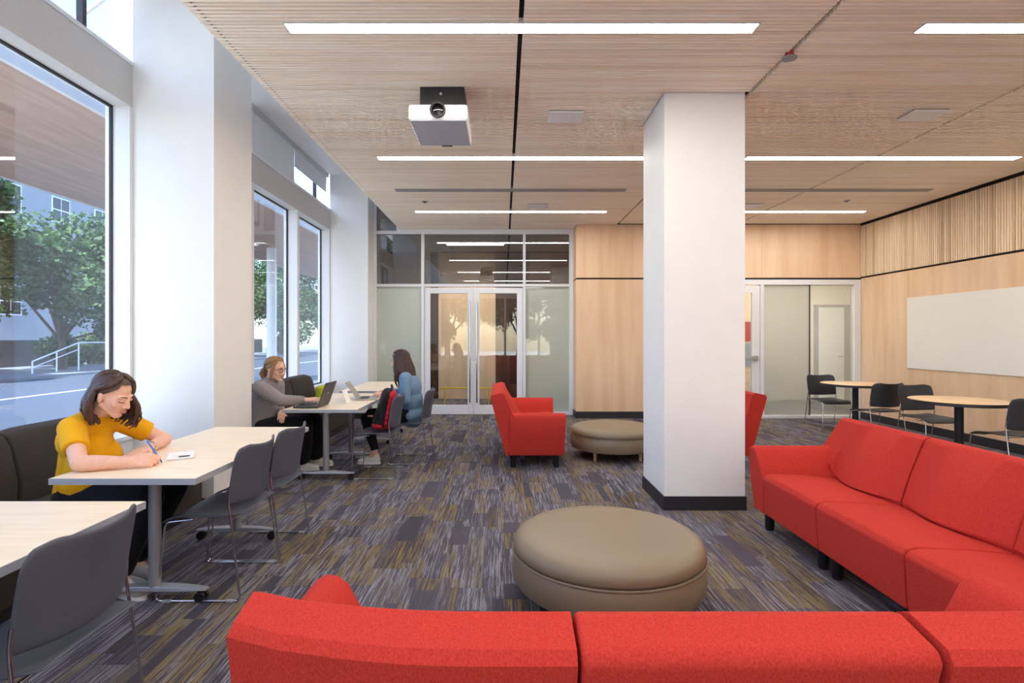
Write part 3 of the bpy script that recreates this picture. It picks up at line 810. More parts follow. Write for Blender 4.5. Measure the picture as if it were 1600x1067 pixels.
# loveseats
sofa((.655, 7.35, 0), 0, 1.5, (0, 1), 'red loveseat seen from the side, left of the far ottoman', G3, 2).location = (.655, 5.87, 0)
sofa((2.06, 7.37, 0), PI, 1.5, (0, 1), 'red loveseat mostly hidden behind the white column', G3, 2)

# ---- ottomans
def ottoman(x, y, rz, lab):
    r = empty('round_ottoman', (x, y, 0), rz, lab, 'ottoman', 'round taupe ottomans')
    MB().lathe([(.46, .115), (.495, .12), (.508, .14), (.512, .20), (.510, .272), (.500, .282)], n=72).build('body', OTTO, r, 45)
    MB().lathe([(.490, .279), (.503, .286), (.508, .30), (.505, .325), (.49, .35), (.46, .368), (.40, .380), (.25, .388), (.02, .390)], n=72).build('cushion', OTTO, r, 60)
    MB().tube([(.512 * math.cos(2 * PI * k / 72), .512 * math.sin(2 * PI * k / 72), .279) for k in range(73)], .004, 6).build('piping', OTTO, r, 60)
    for k in range(4):
        a = PI / 4 + k * PI / 2
        MB().lathe([(.016, 0), (.027, .125)], (.37 * math.cos(a), .37 * math.sin(a), 0), 14).build('leg', LEGW, r, 40)
ottoman(.56, 2.93, .1, 'large round taupe ottoman in the middle of the foreground')
ottoman(1.317, 6.5, 0, 'round taupe ottoman behind the white column, between the loveseats')

# ================================================================ PEOPLE
SKIN = plain('fair_skin', (232, 184, 162), .68, spec=.25, nscale=40, namt=.04); SKIN.node_tree.nodes['Principled BSDF'].inputs['Subsurface Weight'].default_value = .12
SKIN.node_tree.nodes['Principled BSDF'].inputs['Subsurface Radius'].default_value = (.02, .008, .005)
LIPS = plain('lips', (208, 138, 126), .45)
BROW = plain('dark_brow', (70, 48, 40), .7)
EYEW = plain('eye_white', (236, 232, 228), .25); IRIS = plain('iris', (52, 40, 34), .2)
def hairmat(name, a, b):
    return wood(name, a, b, (90, 90, 14), .42)
HAIR1 = hairmat('brown_hair', (44, 28, 24), (88, 58, 46))
HAIR2 = hairmat('honey_hair', (108, 76, 50), (188, 146, 100))
HAIR3 = hairmat('dark_hair', (36, 22, 20), (78, 48, 40))
MUSTARD = fabric('mustard_knit', (224, 160, 12), (234, 172, 18), 500, .85, .06, .05)
def knit(name, ca, cb):
    m, nt, n, l, b = nodes_of(name)
    mp = mapped(n, l, (1, 1, 1))
    t = n.new('ShaderNodeTexWave'); t.wave_type = 'BANDS'; t.bands_direction = 'DIAGONAL'; t.inputs['Scale'].default_value = 46; t.inputs['Distortion'].default_value = 3; t.inputs['Detail'].default_value = 3
    l.new(mp.outputs[0], t.inputs[0]); r = ramp(n, [(.2, lin(ca)), (.8, lin(cb))]); l.new(t.outputs[0], r.inputs[0]); l.new(r.outputs[0], b.inputs['Base Color'])
    b.inputs['Roughness'].default_value = .95
    bp = n.new('ShaderNodeBump'); bp.inputs['Strength'].default_value = .6; bp.inputs['Distance'].default_value = .01; l.new(t.outputs[0], bp.inputs['Height']); l.new(bp.outputs[0], b.inputs['Normal'])
    return m
GREYK = knit('grey_knit', (134, 128, 129), (178, 172, 172))
DENIM = fabric('light_denim', (88, 118, 150), (122, 152, 182), 500, .85, .2, .05)
JEANS = fabric('blue_jeans', (44, 62, 88), (70, 90, 118), 500, .85, .2, .05)
BLACKC = fabric('black_cloth', (16, 16, 20), (30, 30, 35), 500, .9, .2, .05)
SHOEW = plain('white_canvas', (228, 227, 224), .6, nscale=200, namt=.05)
SHOEG = plain('grey_canvas', (190, 184, 176), .7, nscale=200, namt=.06)
SOLE = plain('rubber_sole', (240, 240, 238), .5)
BAGR = fabric('red_nylon', (150, 18, 34), (188, 30, 48), 600, .6, .15, .05)
BAGB = fabric('black_nylon', (22, 22, 26), (40, 40, 46), 600, .6, .15, .05)

def remesh(mb, name, mat, parent, voxel, smooth_it=6, fac=.5):
    me = mb.mesh(name + '_src'); t = bpy.data.objects.new('tmp', me); COL.objects.link(t)
    q = t.modifiers.new('r', 'REMESH'); q.mode = 'VOXEL'; q.voxel_size = voxel; q.use_smooth_shade = True
    if smooth_it:
        q = t.modifiers.new('s', 'SMOOTH'); q.factor = fac; q.iterations = smooth_it
    dg = bpy.context.evaluated_depsgraph_get(); dg.update()
    m2 = bpy.data.meshes.new_from_object(t.evaluated_get(dg)); m2.name = name
    bpy.data.objects.remove(t); bpy.data.meshes.remove(me)
    m2.materials.clear(); m2.materials.append(mat)
    m2.polygons.foreach_set('use_smooth', [True] * len(m2.polygons))
    return link(name, m2, parent)
V = Vector
def limb(mb, pts, flat_end=False, flat_start=False):
    for i in range(len(pts) - 1):
        (a, ra), (b, rb) = pts[i], pts[i + 1]
        mb.capsule(a, ra, b, rb, 16, flat_a=(flat_start and i == 0), flat_b=(flat_end and i == len(pts) - 2))
def hand(mb, wrist, d, nrm, thumb, curl, scale=1.0, tcurl=.5):
    """d: direction of the fingers, nrm: direction the palm faces, thumb: side the thumb leaves."""
    w = V(wrist); d = V(d).normalized(); nrm = (V(nrm) - d * V(nrm).dot(d)).normalized(); s = d.cross(nrm)
    if s.dot(V(thumb)) < 0: s = -s
    kn = (.086, .089, .085, .077); ln_ = (.074, .082, .076, .060)
    for i in range(4):
        lat = (.027 - .0185 * i) * scale
        k = w + d * kn[i] * scale + s * lat
        mb.capsule(w + s * lat * .6 + d * .005, .016 * scale, k, .0115 * scale, 10)
        if i < 3: mb.capsule(w + s * (lat - .009) * .8 + d * .03 * scale, .013 * scale, k - s * .009 * scale - d * .01, .011 * scale, 10)
        p = k; ang = 0; c = curl[i] if isinstance(curl, (list, tuple)) else curl
        for j, fr_ in enumerate((.46, .30, .24)):
            ang += c * (.8, 1.1, .8)[j]
            e = p + (d * math.cos(ang) + nrm * math.sin(ang)) * ln_[i] * fr_ * scale
            mb.capsule(p, (.0092, .0085, .0078)[j] * scale, e, (.0085, .0078, .0068)[j] * scale, 10); p = e
    b0 = w + d * .022 * scale + s * .022 * scale + nrm * .004
    b1 = b0 + (d * .55 + s * .6 + nrm * .35 * tcurl).normalized() * .042 * scale
    b2 = b1 + (d * .85 + s * .1 + nrm * .5 * tcurl).normalized() * .032 * scale
    b3 = b2 + (d * .9 - s * .15 + nrm * .45 * tcurl).normalized() * .026 * scale
    mb.capsule(b0, .016 * scale, b1, .0115 * scale, 10); mb.capsule(b1, .0105 * scale, b2, .0095 * scale, 10); mb.capsule(b2, .0095 * scale, b3, .0075 * scale, 10)
def head_mesh(mb, c, f, u, neck_base):
    c = V(c); f = V(f).normalized(); u = (V(u) - f * V(u).dot(f)).normalized(); s = f.cross(u); ax = (s, f, u)
    P = lambda a, b, d: c + s * a + f * b + u * d
    mb.ell(P(0, -.012, .035), (.074, .094, .082), ax, 20, 12)
    mb.ell(P(0, .025, -.012), (.064, .070, .085), ax, 20, 12)
    mb.ell(P(0, .038, -.055), (.047, .050, .050), ax)
    mb.ell(P(0, .066, -.094), (.021, .020, .018), ax)
    for q in (-1, 1):
        mb.capsule(P(q * .052, .0, -.052), .018, P(q * .015, .068, -.094), .015)
        mb.ell(P(q * .038, .060, -.025), (.022, .018, .020), ax)
        mb.ell(P(q * .074, -.008, -.010), (.008, .019, .031), (s, (f - u * .15).normalized(), u))
        mb.capsule(P(q * .016, .088, .024), .009, P(q * .046, .074, .024), .009)
        mb.ell(P(q * .011, .099, -.031), (.009, .011, .008), ax)
    mb.capsule(P(0, .090, .016), .009, P(0, .110, -.026), .0115)
    mb.ell(P(0, .088, -.056), (.021, .011, .010), ax)
    mb.capsule(P(0, -.02, -.055), .051, neck_base, .054, 18)
    return P
def face_parts(parent, P, closed, smile=0, brow=None):
    mouth = MB()
    up = [P(-.023, .089, -.053 + smile * .008), P(-.012, .0985, -.0525), P(0, .1015, -.0515), P(.012, .0985, -.0525), P(.023, .089, -.053 + smile * .008)]
    lo = [P(-.022, .089, -.0555 + smile * .007), P(-.012, .0975, -.060), P(0, .100, -.0615), P(.012, .0975, -.060), P(.022, .089, -.0555 + smile * .007)]
    mouth.tube(up, .004, 8, rs=[.0015, .0042, .0038, .0042, .0015]); mouth.tube(lo, .005, 8, rs=[.0015, .005, .0058, .005, .0015])
    mouth.build('lips', LIPS, parent, 60)
    for q in (-1, 1):
        MB().tube([P(q * .014, .0965, .026), P(q * .030, .0935, .032), P(q * .050, .076, .027)], .003, 6, rs=[.003, .0034, .0012]).build('eyebrow', brow or BROW, parent, 60)
        if closed:
            MB().ell(P(q * .031, .0795, .0055), (.015, .010, .0085), None, 12, 8).build('eyelid', SKIN, parent, 80)
            MB().tube([P(q * .017, .0885, .001), P(q * .024, .0905, -.0025), P(q * .032, .0895, -.0035), P(q * .041, .084, -.002), P(q * .046, .078, .001)], .0017, 6).build('eyelashes', IRIS, parent, 60)
        else:
            MB().ell(P(q * .031, .076, .004), (.0125, .0125, .0095), None, 12, 8).build('eye', EYEW, parent, 80)
            MB().ell(P(q * .031, .0865, .003), (.0055, .0035, .0055), None, 10, 6).build('iris', IRIS, parent, 80)
            MB().tube([P(q * .017, .086, .008), P(q * .031, .0905, .0135), P(q * .046, .078, .008)], .0018, 6).build('eyelashes', IRIS, parent, 60)
def hair_mesh(P, mat, parent, length, n=110, seed=3, front=52, tuck=None, sweep=(), spread=.02, wave=.010, backdir=None):
    rnd = random.Random(seed)
    mb = MB()
    o = P(0, 0, 0); s = P(1, 0, 0) - o; f = P(0, 1, 0) - o; u = P(0, 0, 1) - o
    cc = P(0, -.012, .036)
    # cap over the cranium
    R = (.080, .101, .090)
    vs_ = []; fs = []; nu, nv = 40, 16
    for j in range(nv + 1):
        th = (PI * .62) * j / nv
        for i in range(nu):
            a = 2 * PI * i / nu
            fa = math.cos(a)                           # 1 = front
            lim = PI * (.285 if fa > .75 else .285 + .30 * (1 - max(fa, -.4)) / 1.4 * 1.6)
            t2 = min(th, lim)
            part = 1 - .035 * math.exp(-((math.sin(a) * math.sin(t2)) / .06) ** 2) * (1 if fa > -.3 else 0)
            vs_.append(cc + s * R[0] * math.sin(t2) * math.sin(a) * part + f * R[1] * math.sin(t2) * math.cos(a) * part + u * R[2] * math.cos(t2) * part)
    for j in range(nv):
        for i in range(nu): fs.append((j * nu + i, j * nu + (i + 1) % nu, (j + 1) * nu + (i + 1) % nu, (j + 1) * nu + i))
    mb.add(vs_, fs)
    down = V((0, 0, -1))
    for k in range(n):
        side = 1 if k % 2 else -1
        fr0 = front; swept = side in sweep and tuck
        phi = math.radians(fr0 + (182 - fr0) * ((k // 2) + rnd.random()) / (n / 2))
        r0 = .009 + rnd.random() * .005
        pts = []
        lift = 1.0 + rnd.random() * .07
        st = rnd.random() * .10
        for j in range(7):
            th = st + (PI * .56 - st) * j / 6
            az = phi * (.35 + .65 * min(1, j / 4)) if phi < 2.4 else phi
            if swept and phi < math.radians(tuck): az = phi * (.5 + .5 * min(1, j / 2)) + (math.radians(tuck) - phi) * max(0, (j - 2) / 4) ** 1.2
            az *= side
            pts.append(cc + (s * R[0] * math.sin(th) * math.sin(az) + f * R[1] * math.sin(th) * math.cos(az) + u * R[2] * math.cos(th)) * lift)
        L = length * (.86 + .2 * rnd.random()); last = pts[-1]
        outw = (last - cc); outw.z = 0; outw = outw.normalized() if outw.length > 1e-4 else -f
        ph = rnd.random() * 6.28; m = 7
        for j in range(1, m + 1):
            t = j / m
            p = last + down * (L * t) + outw * (spread * math.sin(PI * t * .8)) + (backdir * t * L if backdir else V((0, 0, 0)))
            p += V((math.sin(ph + t * 7), math.cos(ph + t * 6), 0)) * wave * t
            if t > .8: p += outw * -.02 * (t - .8) / .2
            pts.append(p)
        rs = [r0 * (.5 + .5 * min(1, j / 3)) * (1 - .75 * max(0, (j / 13 - .7) / .3)) for j in range(14)]
        mb.tube(pts, 0, 7, rs=rs[:len(pts)])
    return mb.build('hair', mat, parent, 70)
def shoe(parent, heel, toe, mat, z=0):
    h = V((heel[0], heel[1], z)); t = V((toe[0], toe[1], z)); d = (t - h).normalized(); s = V((-d.y, d.x, 0)); u = V((0, 0, 1)); L = .25
    P = lambda a, b, c: h + d * a * L + s * b + u * c
    mb = MB()
    mb.ell(P(.14, 0, .05), (.036, .032, .04), (d, s, u)); mb.ell(P(.80, 0, .035), (.055, .042, .028), (d, s, u))
    mb.capsule(P(.12, 0, .05), .034, P(.55, 0, .045), .036); mb.capsule(P(.55, 0, .045), .036, P(.82, .0, .034), .032)
    mb.capsule(P(.16, 0, .05), .034, P(.18, 0, .095), .038, flat_b=True); mb.capsule(P(.18, 0, .09), .034, P(.5, 0, .06), .030)
    o = remesh(mb, 'shoe', mat, parent, .007, 3)
    pl = []
    for k in range(20):
        a = 2 * PI * k / 20; x = .5 + .53 * math.cos(a); w = (.040 + .008 * (math.cos(a) > 0) * math.cos(a)) * math.sin(a)
        pl.append((x, w))
    MB().loft([[P(x, w, .0) for x, w in pl], [P(x, w, .024) for x, w in pl]]).build('sole', SOLE, o, 40)
    for k in range(4):
        x = .36 + .09 * k; z_ = .083 - .011 * k
        MB().tube([P(x, -.024, z_ - .012), P(x + .01, 0, z_ + .006), P(x, .024, z_ - .012)], .003, 5).build('lace', SOLE, o, 60)
    return o

# ---------------- woman in yellow
def person_yellow():
    r = empty('person', (-2.42, 3.10, 0), 0, 'woman in a mustard short sleeved top writing at the table', 'person')
    off = V((-2.42, 3.10, 0))
    def L(*p): return V(p) - off
    pel = L(-2.44, 3.14, .535); chest = L(-2.385, 3.09, .84); nb = L(-2.315, 3.06, .985)
    head_c = L(-2.195, 3.035, 1.100); f = V((.90, -.07, -.42)); u = V((.42, -.05, .9))
    rs_, re, rw = L(-2.335, 2.92, .93), L(-2.15, 2.735, .785), L(-1.945, 2.805, .778)
    ls, le, lw = L(-2.29, 3.22, .93), L(-2.125, 3.385, .785), L(-2.10, 3.185, .768)
    body = MB()
    P = head_mesh(body, head_c, f, u, nb)
    limb(body, [(nb, .05), (chest, .10), (pel, .115)])
    limb(body, [(nb, .045), (rs_, .045), (re, .037), (rw, .026)]); limb(body, [(nb, .045), (ls, .045), (le, .037), (lw, .026)])
    limb(body, [(rs_.lerp(re, .6), .043), (re, .040), (re.lerp(rw, .3), .040), (rw, .027)]); limb(body, [(ls.lerp(le, .6), .043), (le, .040), (le.lerp(lw, .3), .039), (lw, .027)])
    hand(body, rw, (.9, .42, .02), (.25, .75, -.45), (.1, .35, .9), (.55, .75, .85, .9), 1.0, .9)
    hand(body, lw, (-.02, -1, -.04), (0, 0, -1), (1, 0, 0), (.12, .10, .12, .15), 1.0, .4)
    kn1, kn2 = L(-1.97, 3.0, .53), L(-1.98, 3.24, .53); an1, an2 = L(-2.13, 3.0, .10), L(-2.18, 3.2, .10)
    for k_, a_, q in ((kn1, an1, -.08), (kn2, an2, .08)):
        limb(body, [(pel + V((0, q * .8, -.01)), .068), (k_, .055), (a_, .036), (a_ + V((.08, -.03, -.055)), .028)])
    bo = remesh(body, 'body', SKIN, r, .0045, 5)
    face_parts(bo, P, True)
    hair_mesh(P, HAIR1, r, .185, 170, 3, 42, spread=.036, wave=.017, tuck=112, sweep=(1,))
    top = MB()
    limb(top, [(pel + V((-.01, 0, -.05)), .145), (pel.lerp(chest, .5), .130), (chest, .122), (chest.lerp(nb, .5), .098), (nb + V((-.005, 0, .0)), .062)])
    top.ell(chest + V((.040, -.015, -.07)), (.10, .14, .16)); top.ell(pel + V((.06, -.01, .06)), (.165, .175, .15)); top.ell(chest + V((-.01, 0, .0)), (.125, .15, .13)); top.ell(pel.lerp(chest, .5) + V((.065, -.01, .01)), (.125, .165, .17))
    limb(top, [(chest.lerp(nb, .75), .075), (rs_, .066), (rs_.lerp(re, .62), .062)], flat_end=True)
    limb(top, [(chest.lerp(nb, .75), .075), (ls, .066), (ls.lerp(le, .62), .062)], flat_end=True)
    limb(top, [(nb + V((-.004, 0, -.02)), .068), (nb + V((.012, -.004, .028)), .060)], flat_end=True)
    remesh(top, 'top', MUSTARD, r, .007, 6)
    tr = MB()
    tr.ell(pel + V((0, 0, -.02)), (.135, .175, .095))
    for k_, a_, q in ((kn1, an1, -.085), (kn2, an2, .085)):
        limb(tr, [(pel + V((.02, q, -.01)), .095), (k_, .078), (k_.lerp(a_, .5), .07), (a_ + V((0, 0, .02)), .060)], flat_end=True)
    remesh(tr, 'trousers', BLACKC, r, .009, 5)
    shoe(r, L(-2.18, 3.018, 0), L(-1.95, 2.93, 0), SHOEG); shoe(r, L(-2.23, 3.218, 0), L(-2.0, 3.13, 0), SHOEG)
    br = MB().tube([lw + V((math.cos(a) * .031, .035, .003 + math.sin(a) * .029)) for a in [2 * PI * k / 16 for k in range(17)]], .004, 6)
    br.build('bracelet', CHROME, r, 60)
person_yellow()
pn = empty('pen', (-1.875, 2.905, .752), 0, 'blue pen in the hand of the woman in yellow', 'pen')
MB().tube([(.025, .02, -.008), (.020, .017, .006)], .0015, 8, r2=.004).build('tip', INK, pn, 60)
MB().tube([(.020, .017, .006), (-.035, -.012, .118)], .0046, 10).build('barrel', BLUEPEN, pn, 60)
MB().tube([(-.030, -.018, .116), (-.018, -.0115, .085)], .002, 6).build('clip', BLUEPEN, pn, 60)
pb = empty('folded_paper', (-1.83, 3.06, .7405), math.radians(28), 'small folded white paper with a dark block on the table', 'paper')
MB().grid(lambda a, v: (a * .065, -.05 + .10 * v, .002 + .004 * abs(a)), 9, 3).build('sheet', PAPER, pb, solid=.002)
MB().grid(lambda a, v: (a * .065, .05 + .05 * v, .006 + .010 * v), 9, 3).build('flap', PAPER, pb, solid=.002)
box('print', INK, pb, -.01, .045, -.005, .022, .0065, .0078)

# ---------------- woman in the grey sweater
def person_grey():
    off = V((-2.47, 5.52, 0))
    r = empty('person', off, 0, 'smiling woman in a grey knit sweater and glasses on the bench', 'person')
    def L(*p): return V(p) - off
    pel = L(-2.47, 5.52, .535); chest = L(-2.42, 5.50, .85); nb = L(-2.36, 5.48, .985)
    hc = L(-2.305, 5.46, 1.10); f = V((.93, -.30, -.12)); u = V((.1, 0, 1))
    rs_, re, rw = L(-2.40, 5.33, .93), L(-2.19, 5.32, .805), L(-1.975, 5.40, .80)
    ls, le, lw = L(-2.38, 5.67, .93), L(-2.36, 5.66, .70), L(-2.25, 5.47, .665)
    body = MB(); P = head_mesh(body, hc, f, u, nb)
    limb(body, [(nb, .05), (chest, .10), (pel, .115)])
    for a, b, c in ((rs_, re, rw), (ls, le, lw)): limb(body, [(nb, .045), (a, .045), (b, .037), (c, .027)])
    hand(body, rw, (.95, .15, .05), (0, .4, -.9), (.1, .9, .3), (.35, .45, .5, .5), 1.0, .6)
    hand(body, lw, (.35, -.85, -.25), (-.2, 0, -1), (.9, .3, 0), (.5, .55, .6, .6), 1.0, .6)
    kn1, kn2 = L(-2.03, 5.48, .55), L(-2.02, 5.72, .55); an1, an2 = L(-2.18, 5.80, .10), L(-2.10, 6.02, .10)
    for k_, a_, q in ((kn1, an1, -.08), (kn2, an2, .08)):
        limb(body, [(pel + V((0, q * .8, -.01)), .068), (k_, .055), (a_, .036), (a_ + V((.09, 0, -.055)), .028)])
    bo = remesh(body, 'body', SKIN, r, .0055, 4)
    face_parts(bo, P, False, 1)
    MB().tube([P(-.017, .095, -.0565), P(0, .103, -.0575), P(.017, .095, -.0565)], .003, 6).build('teeth', EYEW, bo, 60)
    gl_ = MB()
    for q in (-1, 1):
        gl_.tube([P(q * .033 + .024 * math.cos(a), .099 - .012 * abs(q * .033 + .024 * math.cos(a)) / .05, .002 + .021 * math.sin(a)) for a in [2 * PI * k / 18 for k in range(19)]], .0026, 6)
        gl_.tube([P(q * .057, .084, .008), P(q * .079, .0, .006)], .0024, 6)
    gl_.tube([P(-.009, .098, .008), P(.009, .098, .008)], .0024, 6)
    gl_.build('glasses', LAPD, r, 60)
    # hair pulled back into a low tail, a few loose strands
    hb = hair_mesh(P, HAIR2, r, .012, 110, 5, 50, spread=.002, wave=.002, tuck=160, sweep=(1, -1))
    pt = MB(); base = P(0, -.112, .005)
    rnd = random.Random(9)
    for k in range(26):
        a = rnd.random() * 6.28; q = rnd.random() * .026
        o_ = V((math.cos(a) * q, math.sin(a) * q, math.sin(a * 2) * .015))
        pt.tube([base + o_ * .4 + V((.03, 0, .01)), base + o_ + V((-.02, 0, -.015)), base + o_ * 1.3 + V((-.035, .0, -.06)), base + o_ + V((-.015, 0, -.115 - rnd.random() * .03))], 0, 6, rs=[.008, .012, .011, .003])
    for q in (-1, 1):
        for k in range(2):
            MB().tube([P(q * .07, .045 - k * .012, .055), P(q * .086, .035 - k * .014, 0), P(q * .085, .03 - k * .014, -.06), P(q * .075, .035 - k * .012, -.115)], 0, 6, rs=[.006, .009, .008, .002]).build('loose_strand', HAIR2, r, 70)
    pt.build('ponytail', HAIR2, r, 70)
    sw = MB()
    limb(sw, [(pel + V((-.01, 0, -.02)), .155), (pel.lerp(chest, .5), .145), (chest, .135), (chest.lerp(nb, .55), .105), (nb + V((-.005, 0, .0)), .066)])
    for a, b, c in ((rs_, re, rw), (ls, le, lw)):
        limb(sw, [(chest.lerp(nb, .7), .085), (a, .078), (a.lerp(b, .6), .068), (b, .060), (b.lerp(c, .5), .050), (b.lerp(c, .93), .040)], flat_end=True)
    limb(sw, [(nb + V((-.005, 0, -.02)), .074), (nb + V((.014, -.004, .03)), .064)], flat_end=True)
    remesh(sw, 'sweater', GREYK, r, .007, 5)
    js = MB(); js.ell(pel + V((-.02, 0, -.045)), (.165, .19, .085)); remesh(js, 'jeans_jacket', JEANS, r, .009, 3)
    tr = MB(); tr.ell(pel + V((.06, 0, -.02)), (.14, .185, .095))
    for k_, a_, q in ((kn1, an1, -.09), (kn2, an2, .09)):
        limb(tr, [(pel + V((.06, q, -.01)), .10), (k_, .092), (k_.lerp(a_, .5) + V((.01, 0, 0)), .10), (a_ + V((0, 0, .04)), .105)], flat_end=True)
    remesh(tr, 'trousers', BLACKC, r, .009, 5)
    shoe(r, L(-2.235, 5.80, 0), L(-1.97, 5.80, 0), SHOEW); shoe(r, L(-2.155, 6.02, 0), L(-1.9, 6.02, 0), SHOEW)
person_grey()

# ---------------- woman in the denim jacket
def person_denim():
    off = V((-1.07, 6.30, 0))
    r = empty('person', off, 0, 'long haired woman in a light denim jacket seated on a chair', 'person')
    def L(*p): return V(p) - off
    pel = L(-1.07, 6.30, .555); chest = L(-1.10, 6.30, .86); nb = L(-1.15, 6.30, 1.015)
    hc = L(-1.205, 6.30, 1.15); f = V((-.95, .18, -.22)); u = V((-.12, 0, 1))
    ls, le, lw = L(-1.12, 6.13, .955), L(-1.10, 6.06, .72), L(-1.36, 6.14, .785)
    rs_, re, rw = L(-1.12, 6.47, .955), L(-1.14, 6.55, .74), L(-1.40, 6.47, .785)
    body = MB(); P = head_mesh(body, hc, f, u, nb)
    limb(body, [(nb, .05), (chest, .095), (pel, .10)])
    for a, b, c in ((rs_, re, rw), (ls, le, lw)): limb(body, [(nb, .045), (a, .043), (b, .036), (c, .026)])
    hand(body, lw, (-.97, .2, .0), (0, .3, -1), (0, .9, .4), (.25, .3, .35, .4), .95, .5)
    hand(body, rw, (-.97, -.2, -.02), (0, 0, -1), (0, -.9, .3), (.2, .25, .3, .3), .95, .5)
    kn1, kn2 = L(-1.57, 6.17, .50), L(-1.57, 6.40, .52); an1, an2 = L(-1.45, 6.10, .10), L(-1.56, 6.42, .10)
    for k_, a_, q in ((kn1, an1, -.08), (kn2, an2, .08)):
        limb(body, [(pel + V((0, q * .8, -.01)), .068), (k_, .055), (k_.lerp(a_, .3), .05), (a_, .034), (a_ + V((-.09, 0, -.055)), .028)])
    bo = remesh(body, 'body', SKIN, r, .0055, 4)
    face_parts(bo, P, False)
    hair_mesh(P, HAIR3, r, .33, 130, 11, 60, spread=.03, wave=.012, backdir=V((.16, 0, 0)))
    jk = MB()
    limb(jk, [(pel + V((0, 0, -.04)), .145), (pel.lerp(chest, .5), .135), (chest, .128), (chest.lerp(nb, .5), .10), (nb + V((.01, 0, -.015)), .07)])
    for a, b, c in ((rs_, re, rw), (ls, le, lw)):
        limb(jk, [(chest.lerp(nb, .7), .08), (a, .070), (a.lerp(b, .6), .060), (b, .054), (b.lerp(c, .5), .048), (b.lerp(c, .88), .042)], flat_end=True)
    jk.ell(pel + V((.0, 0, -.02)), (.165, .185, .10)); jk.ell(chest + V((.01, 0, -.02)), (.135, .185, .17)); jk.ell(pel.lerp(chest, .45), (.145, .18, .17))
    limb(jk, [(nb + V((.01, 0, -.03)), .075), (nb + V((.0, 0, .02)), .066)], flat_end=True)
    jo = remesh(jk, 'denim_jacket', DENIM, r, .007, 9)
    tr = MB(); tr.ell(pel + V((-.02, 0, -.03)), (.13, .17, .085))
    for k_, a_, q in ((kn1, an1, -.085), (kn2, an2, .085)):
        limb(tr, [(pel + V((-.03, q, -.015)), .09), (k_, .066), (k_.lerp(a_, .35), .06), (a_ + V((0, 0, .055)), .046)], flat_end=True)
    remesh(tr, 'trousers', BLACKC, r, .008, 5)
    for (x, q) in ((.86, .055), (.66, .06)):     # rips that show skin
        p = (pel + V((-.03, -.085, -.015))).lerp(kn1, x)
        MB().ell(p + V((-.005, -.055, .03)), (.035, .022, .012)).build('knee_rip', SKIN, r, 60)
    shoe(r, L(-1.395, 6.10, 0), L(-1.65, 6.10, 0), SHOEW); shoe(r, L(-1.505, 6.42, 0), L(-1.77, 6.42, 0), SHOEW)
    MB().tube([P(-.082, -.02, .075), P(-.075, .03, .09), P(-.05, .055, .105)], .004, 6).build('hair_clip', LEGW, r, 60)
person_denim()

# ---------------- things on the tables and chairs
lp = empty('laptop', (-1.79, 5.36, .7405), 0, 'dark open laptop with a pale logo, lid towards us', 'laptop')
lb = MB().box(-.235, .0, -.17, .17, .004, .022).build('base', LAPD, lp, bevel=.004)
box('keyboard', LAPK, lb, -.20, -.07, -.155, .155, .022, .0235)
lidr = MB().add([(0, -.17, .02), (.008, -.17, .02), (.008, .17, .02), (0, .17, .02), (.075, -.17, .245), (.083, -.17, .243), (.083, .17, .243), (.075, .17, .245)],
                [(0, 3, 2, 1), (4, 5, 6, 7), (0, 1, 5, 4), (1, 2, 6, 5), (2, 3, 7, 6), (3, 0, 4, 7)]).build('lid', LAPD, lp, bevel=.003)
MB().add([(.0045, -.155, .035), (.0045, .155, .035), (.0715, .155, .232), (.0715, -.155, .232)], [(0, 1, 2, 3)]).build('screen', SCREEN, lidr)
lg = MB()
for q, hgt in ((-.026, .012), (-.013, .008), (0, .010), (.013, .008), (.026, .012)):
    lg.box(-.0007, .0012, q - .0045, q + .0045, -hgt / 2, hgt / 2)
lo_ = lg.build('logo', LAPS, lidr); lo_.location = (.0475, 0, .135); lo_.rotation_euler = (0, math.radians(18.4), 0)
l2 = empty('convertible_laptop', (-1.62, 6.02, .7405), math.radians(8), 'silver convertible laptop propped open like a tent', 'laptop')
MB().box(-.01, .21, -.15, .15, .003, .016).build('base', LAPS, l2, bevel=.003)
box('keyboard', LAPK, l2, .02, .12, -.13, .13, .016, .0172)
MB().add([(0, -.15, .016), (.007, -.15, .016), (.007, .15, .016), (0, .15, .016), (-.125, -.15, .19), (-.118, -.15, .194), (-.118, .15, .194), (-.125, .15, .19)],
         [(0, 3, 2, 1), (4, 5, 6, 7), (0, 1, 5, 4), (1, 2, 6, 5), (2, 3, 7, 6), (3, 0, 4, 7)]).build('lid', LAPS, l2, bevel=.002)
sh = empty('paper_sheet', (-1.93, 5.62, .7405), .2, 'white paper sheets by the hand of the woman in grey', 'paper')
MB().grid(lambda a, v: (a * .10, -.14 + .28 * v, .002 + .002 * a * a), 7, 5).build('sheet', PAPER, sh, solid=.0015)
nb2 = empty('notebook', (-1.42 - .22, 5.72, .7405), .1, 'white card standing between the two laptops', 'card')
MB().add([(-.004, -.11, 0), (.002, -.11, 0), (.002, .11, 0), (-.004, .11, 0), (-.05, -.11, .13), (-.046, -.11, .13), (-.046, .11, .13), (-.05, .11, .13)],
         [(0, 3, 2, 1), (4, 5, 6, 7), (0, 1, 5, 4), (1, 2, 6, 5), (2, 3, 7, 6), (3, 0, 4, 7)]).build('card', PAPER, nb2)
bp = empty('backpack', (-1.255, 5.69, .452), 0, 'red and black backpack leaning on the chair back', 'backpack')
m_ = MB()
for k in range(6):
    t = k / 5; m_.ell((-.02 + .05 * t, 0, .09 + .27 * t), (.10 - .035 * t, .155 - .04 * t, .085))
remesh(m_, 'pack', BAGB, bp, .009, 6)
m_ = MB()
for k in range(6):
    t = k / 5; m_.ell((.045 + .045 * t, 0, .08 + .27 * t), (.055 - .015 * t, .163 - .04 * t, .075))
